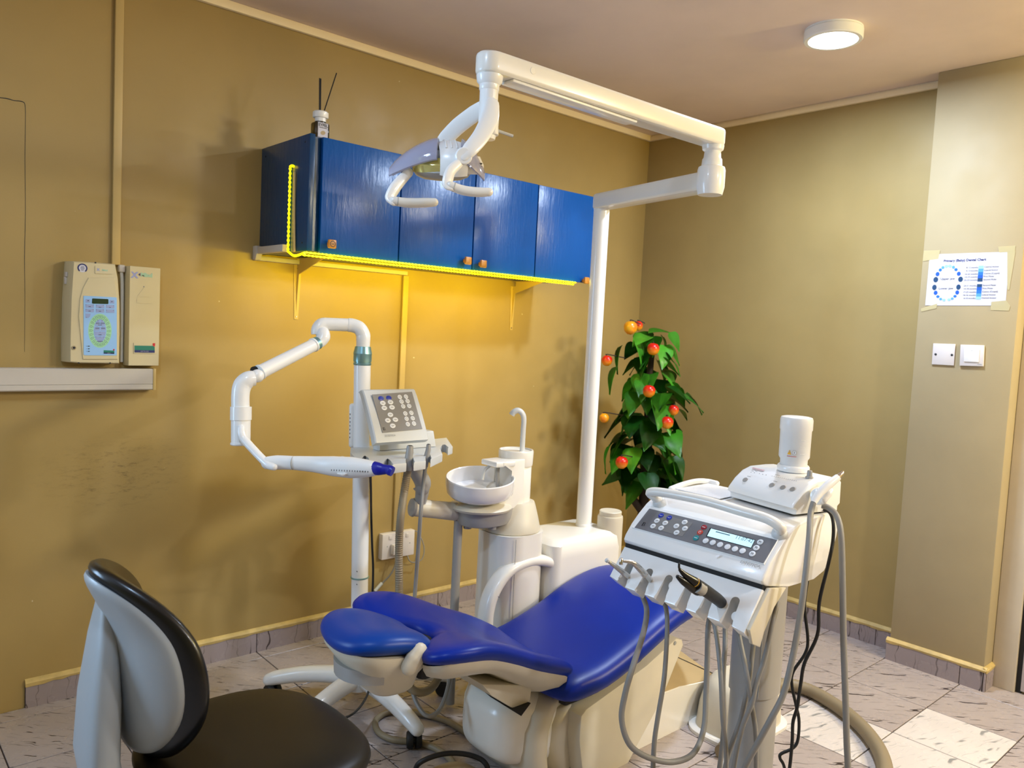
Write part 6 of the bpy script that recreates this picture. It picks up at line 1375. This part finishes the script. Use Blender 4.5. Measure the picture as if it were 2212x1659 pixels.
# ================================================================ artificial fruit tree in the corner
FX, FY = -0.50, -0.53
ft = thing('artificial_fruit_tree', 'artificial green leafy plant with red and yellow fruit in the corner', 'plant', (FX, FY, 0))
bm = BM(); lathe(bm, [(0.09, 0.0), (0.10, 0.01), (0.12, 0.2), (0.125, 0.21), (0.115, 0.215), (0.10, 0.19), (0.001, 0.185)], (FX, FY, 0), n=28); obj('pot', bm, K['trunkdark'], ft)
bm = BM(); tube(bm, [(FX, FY, 0.185), (FX+0.008, FY+0.01, 0.5), (FX+0.0, FY, 0.9), (FX-0.01, FY+0.01, 1.25), (FX, FY, 1.5)], [0.032, 0.03, 0.026, 0.02, 0.012], 12, 5); obj('trunk', bm, K['trunkdark'], ft)
bm = BM(); tube(bm, [(FX, FY, 0.50), (FX-0.04, FY+0.03, 0.56), (FX-0.06, FY+0.045, 0.60)], [0.024, 0.022, 0.022], 10, 3); obj('cut_branch', bm, K['trunkdark'], ft)
def leaf_mesh(nm, m, curl, wf):
    b = BM(); rows = []
    N = 9
    for i in range(N):
        t = i/(N-1); w_ = wf*(math.sin(PI*min(1, t**0.62))**0.9)*(1-0.25*t)+0.001
        if i == 0: w_ = 0.004
        row = []
        for j in range(-2, 3):
            s = j/2; row.append(b.verts.new((t, s*w_-0.0, -curl*t*t+0.10*abs(s)*w_/wf-0.06*s*s*t)))
        rows.append(row)
    for i in range(N-1):
        for j in range(4): b.faces.new((rows[i][j], rows[i][j+1], rows[i+1][j+1], rows[i+1][j]))
    r = bmesh.ops.solidify(b, geom=b.faces[:], thickness=0.012)
    bmesh.ops.recalc_face_normals(b, faces=b.faces)
    me = bpy.data.meshes.new(nm); b.to_mesh(me); b.free(); me.shade_smooth(); me.materials.append(m); return me
LM = [leaf_mesh('leaf', K['leaf'], 0.3, 0.42), leaf_mesh('leaf', K['leafdark'], 0.2, 0.42), leaf_mesh('leaf', K['leaf'], 0.45, 0.46)]
def put_leaf(p, d, L, k, roll):
    o = bpy.data.objects.new('leaf', LM[k]); link(o, ft)
    q = V(d).to_track_quat('X', 'Z').to_matrix().to_4x4() @ Mx.Rotation(roll, 4, 'X')
    o.matrix_local = Mx.Translation(V(p)-WL[ft]) @ q @ Mx.Scale(L, 4)
rl = random.Random(11)
zz = 0.70; cnt = 0
for ring in range(13):
    z = 0.70+ring*0.067; nl = 9 if ring < 9 else (7 if ring < 11 else 5)
    for k in range(nl):
        a = 2*PI*k/nl+ring*0.55+rl.uniform(-0.3, 0.3)
        rad = (0.06+0.07*rl.random())*(1 if ring < 9 else 0.7)
        out = V((math.cos(a), math.sin(a), 0)); base = V((FX, FY, z+rl.uniform(-0.02, 0.03)))+out*rad
        d = (out*rl.uniform(0.45, 0.9)+V((0, 0, rl.uniform(-0.95, -0.1)))+V((-out.y, out.x, 0))*rl.uniform(-0.7, 0.7)).normalized()
        put_leaf(base, d, rl.uniform(0.13, 0.185)*(1 if ring < 9 else 0.85), rl.choice((0, 0, 1, 2)), rl.uniform(-0.5, 0.5)); cnt += 1
for u, v, d_, dr in ((1400, 720, 4.4, (0.75, -0.6, 0.3)), (1470, 855, 4.35, (0.7, -0.6, -0.35)), (1345, 745, 4.35, (-0.4, 0.2, -0.9)), (1335, 790, 4.3, (-0.5, 0.2, -0.8)), (1450, 1000, 4.3, (0.5, -0.5, -0.7)), (1320, 960, 4.35, (-0.3, 0.3, -0.9)), (1480, 850, 4.45, (0.7, -0.5, -0.6)), (1370, 735, 4.3, (0.3, -0.5, -0.8))):
    put_leaf(at(u, v, d_), V(dr).normalized(), 0.16, 0 if u < 1460 else 1, 0.2)
def fruit_mat():
    m, nt, b, L = nodes('red and yellow fruit skin'); tc = add(nt, 'ShaderNodeTexCoord').outputs['Object']
    sx_ = add(nt, 'ShaderNodeSeparateXYZ'); L(tc, sx_.inputs[0])
    f = ramp(nt, L, math_(nt, L, 'ADD', sx_.outputs[2], math_(nt, L, 'MULTIPLY', math_(nt, L, 'SUBTRACT', noise(nt, L, tc, 40, 2), 0.5), 0.02)), -0.022, 0.012)
    L(mixc(nt, L, f, rgb(236, 150, 26), rgb(204, 28, 16)), b.inputs['Base Color']); b.inputs['Roughness'].default_value = 0.25; b.inputs['Coat Weight'].default_value = 0.3
    return m
K['fruit'] = fruit_mat(); K['fruity'] = mat('yellow fruit skin', (232, 176, 20), 0.3, coat=0.3, col2=(222, 110, 20), vs=20)
for u, v, dd, m, r in ((1411, 754, 4.25, 'fruit', 0.034), (1311, 779, 4.3, 'fruit', 0.030), (1402, 845, 4.2, 'fruit', 0.034), (1455, 886, 4.25, 'fruit', 0.029), (1441, 913, 4.2, 'fruit', 0.034), (1305, 903, 4.3, 'fruity', 0.027), (1343, 999, 4.2, 'fruit', 0.034), (1362, 708, 4.3, 'fruity', 0.038), (1378, 704, 4.36, 'fruit', 0.028)):
    c = at(u, v, dd); bm = BM(); lathe(bm, [(0.001, -r), (r*0.5, -r*0.9), (r*0.9, -r*0.45), (r, 0.05*r), (r*0.92, r*0.5), (r*0.6, r*0.86), (r*0.25, r*0.95), (0.001, r*0.85)], c, (V((0.1, -0.1, 1)) if v > 720 else V((0.0, 0.1, 1))), 20); fo = obj('fruit', bm, K[m], ft, ang=80)
    bm = BM(); tube(bm, [c+V((0, 0, r*0.85)), c+V((0.006, 0.006, r*1.15)), V((FX, FY, c.z+r*1.5)).lerp(c, 0.6)], 0.003, 6, 3); obj('fruit_stem', bm, K['trunkdark'], fo)

# ================================================================ hoses on the floor, foot control
def fl(u, v, z): return on(u, v, 'z', z)
bm = BM(); ribbed(bm, [fl(1560, 1625, 0.028), fl(1600, 1570, 0.028), fl(1640, 1500, 0.028), fl(1690, 1479, 0.028), fl(1745, 1490, 0.028), fl(1800, 1520, 0.028), fl(1848, 1557, 0.028), fl(1885, 1598, 0.028), fl(1907, 1640, 0.028), fl(1912, 1690, 0.028), fl(1895, 1760, 0.028)], 0.028, 0.013, 0.09, 14)
tag(obj('corrugated_hose', bm, K['tanhose'], None, ang=80), 'thick tan corrugated hose curving over the tiles at lower right', 'hose')
bm = BM(); tube(bm, [fl(1110, 1612, 0.013), fl(1075, 1611, 0.013), fl(1040, 1598, 0.013), fl(1010, 1585, 0.013), fl(970, 1560, 0.013), fl(925, 1545, 0.013), fl(880, 1537, 0.013), fl(840, 1538, 0.013), fl(815, 1552, 0.013), fl(811, 1568, 0.013), fl(822, 1585, 0.013), fl(850, 1598, 0.013), fl(890, 1602, 0.013), fl(930, 1612, 0.013), fl(965, 1632, 0.013), fl(985, 1660, 0.013), fl(1000, 1720, 0.013)], 0.0115, 12, 8)
tag(obj('floor_hose', bm, K['tanhose'], None, ang=80), 'tan hose looping on the floor tiles round the stand caster', 'hose')
bm = BM(); tube(bm, [fl(1180, 1640, 0.01), fl(1140, 1637, 0.01), fl(1112, 1642, 0.01), fl(1098, 1655, 0.01), fl(1100, 1700, 0.01)], 0.009, 10, 6)
tag(obj('floor_hose', bm, K['tanhose'], None, ang=80), 'short bend of tan hose coming from under the chair base', 'hose')
fc = thing('foot_control', 'foot control pedal with black wire stirrup at the bottom edge', 'foot control', fl(980, 1690, 0.0))
bm = BM(); tube(bm, [fl(896, 1665, 0.03), fl(904, 1650, 0.065), fl(925, 1638, 0.085), fl(955, 1629, 0.095), fl(985, 1627, 0.095), fl(1015, 1631, 0.09), fl(1040, 1641, 0.08), fl(1052, 1655, 0.065), fl(1054, 1672, 0.03)], 0.0085, 12, 6, round_ends=True); obj('stirrup', bm, K['rubber'], fc, ang=80)
c = fl(975, 1690, 0.02)
bm = BM(); loft(bm, [oval(c.x, c.y, z, a, b, 40, 0.9) for z, a, b in ((0.001, 0.105, 0.09), (0.03, 0.105, 0.09), (0.045, 0.085, 0.072), (0.05, 0.04, 0.03))]); obj('pedal_body', bm, K['tan'], fc)
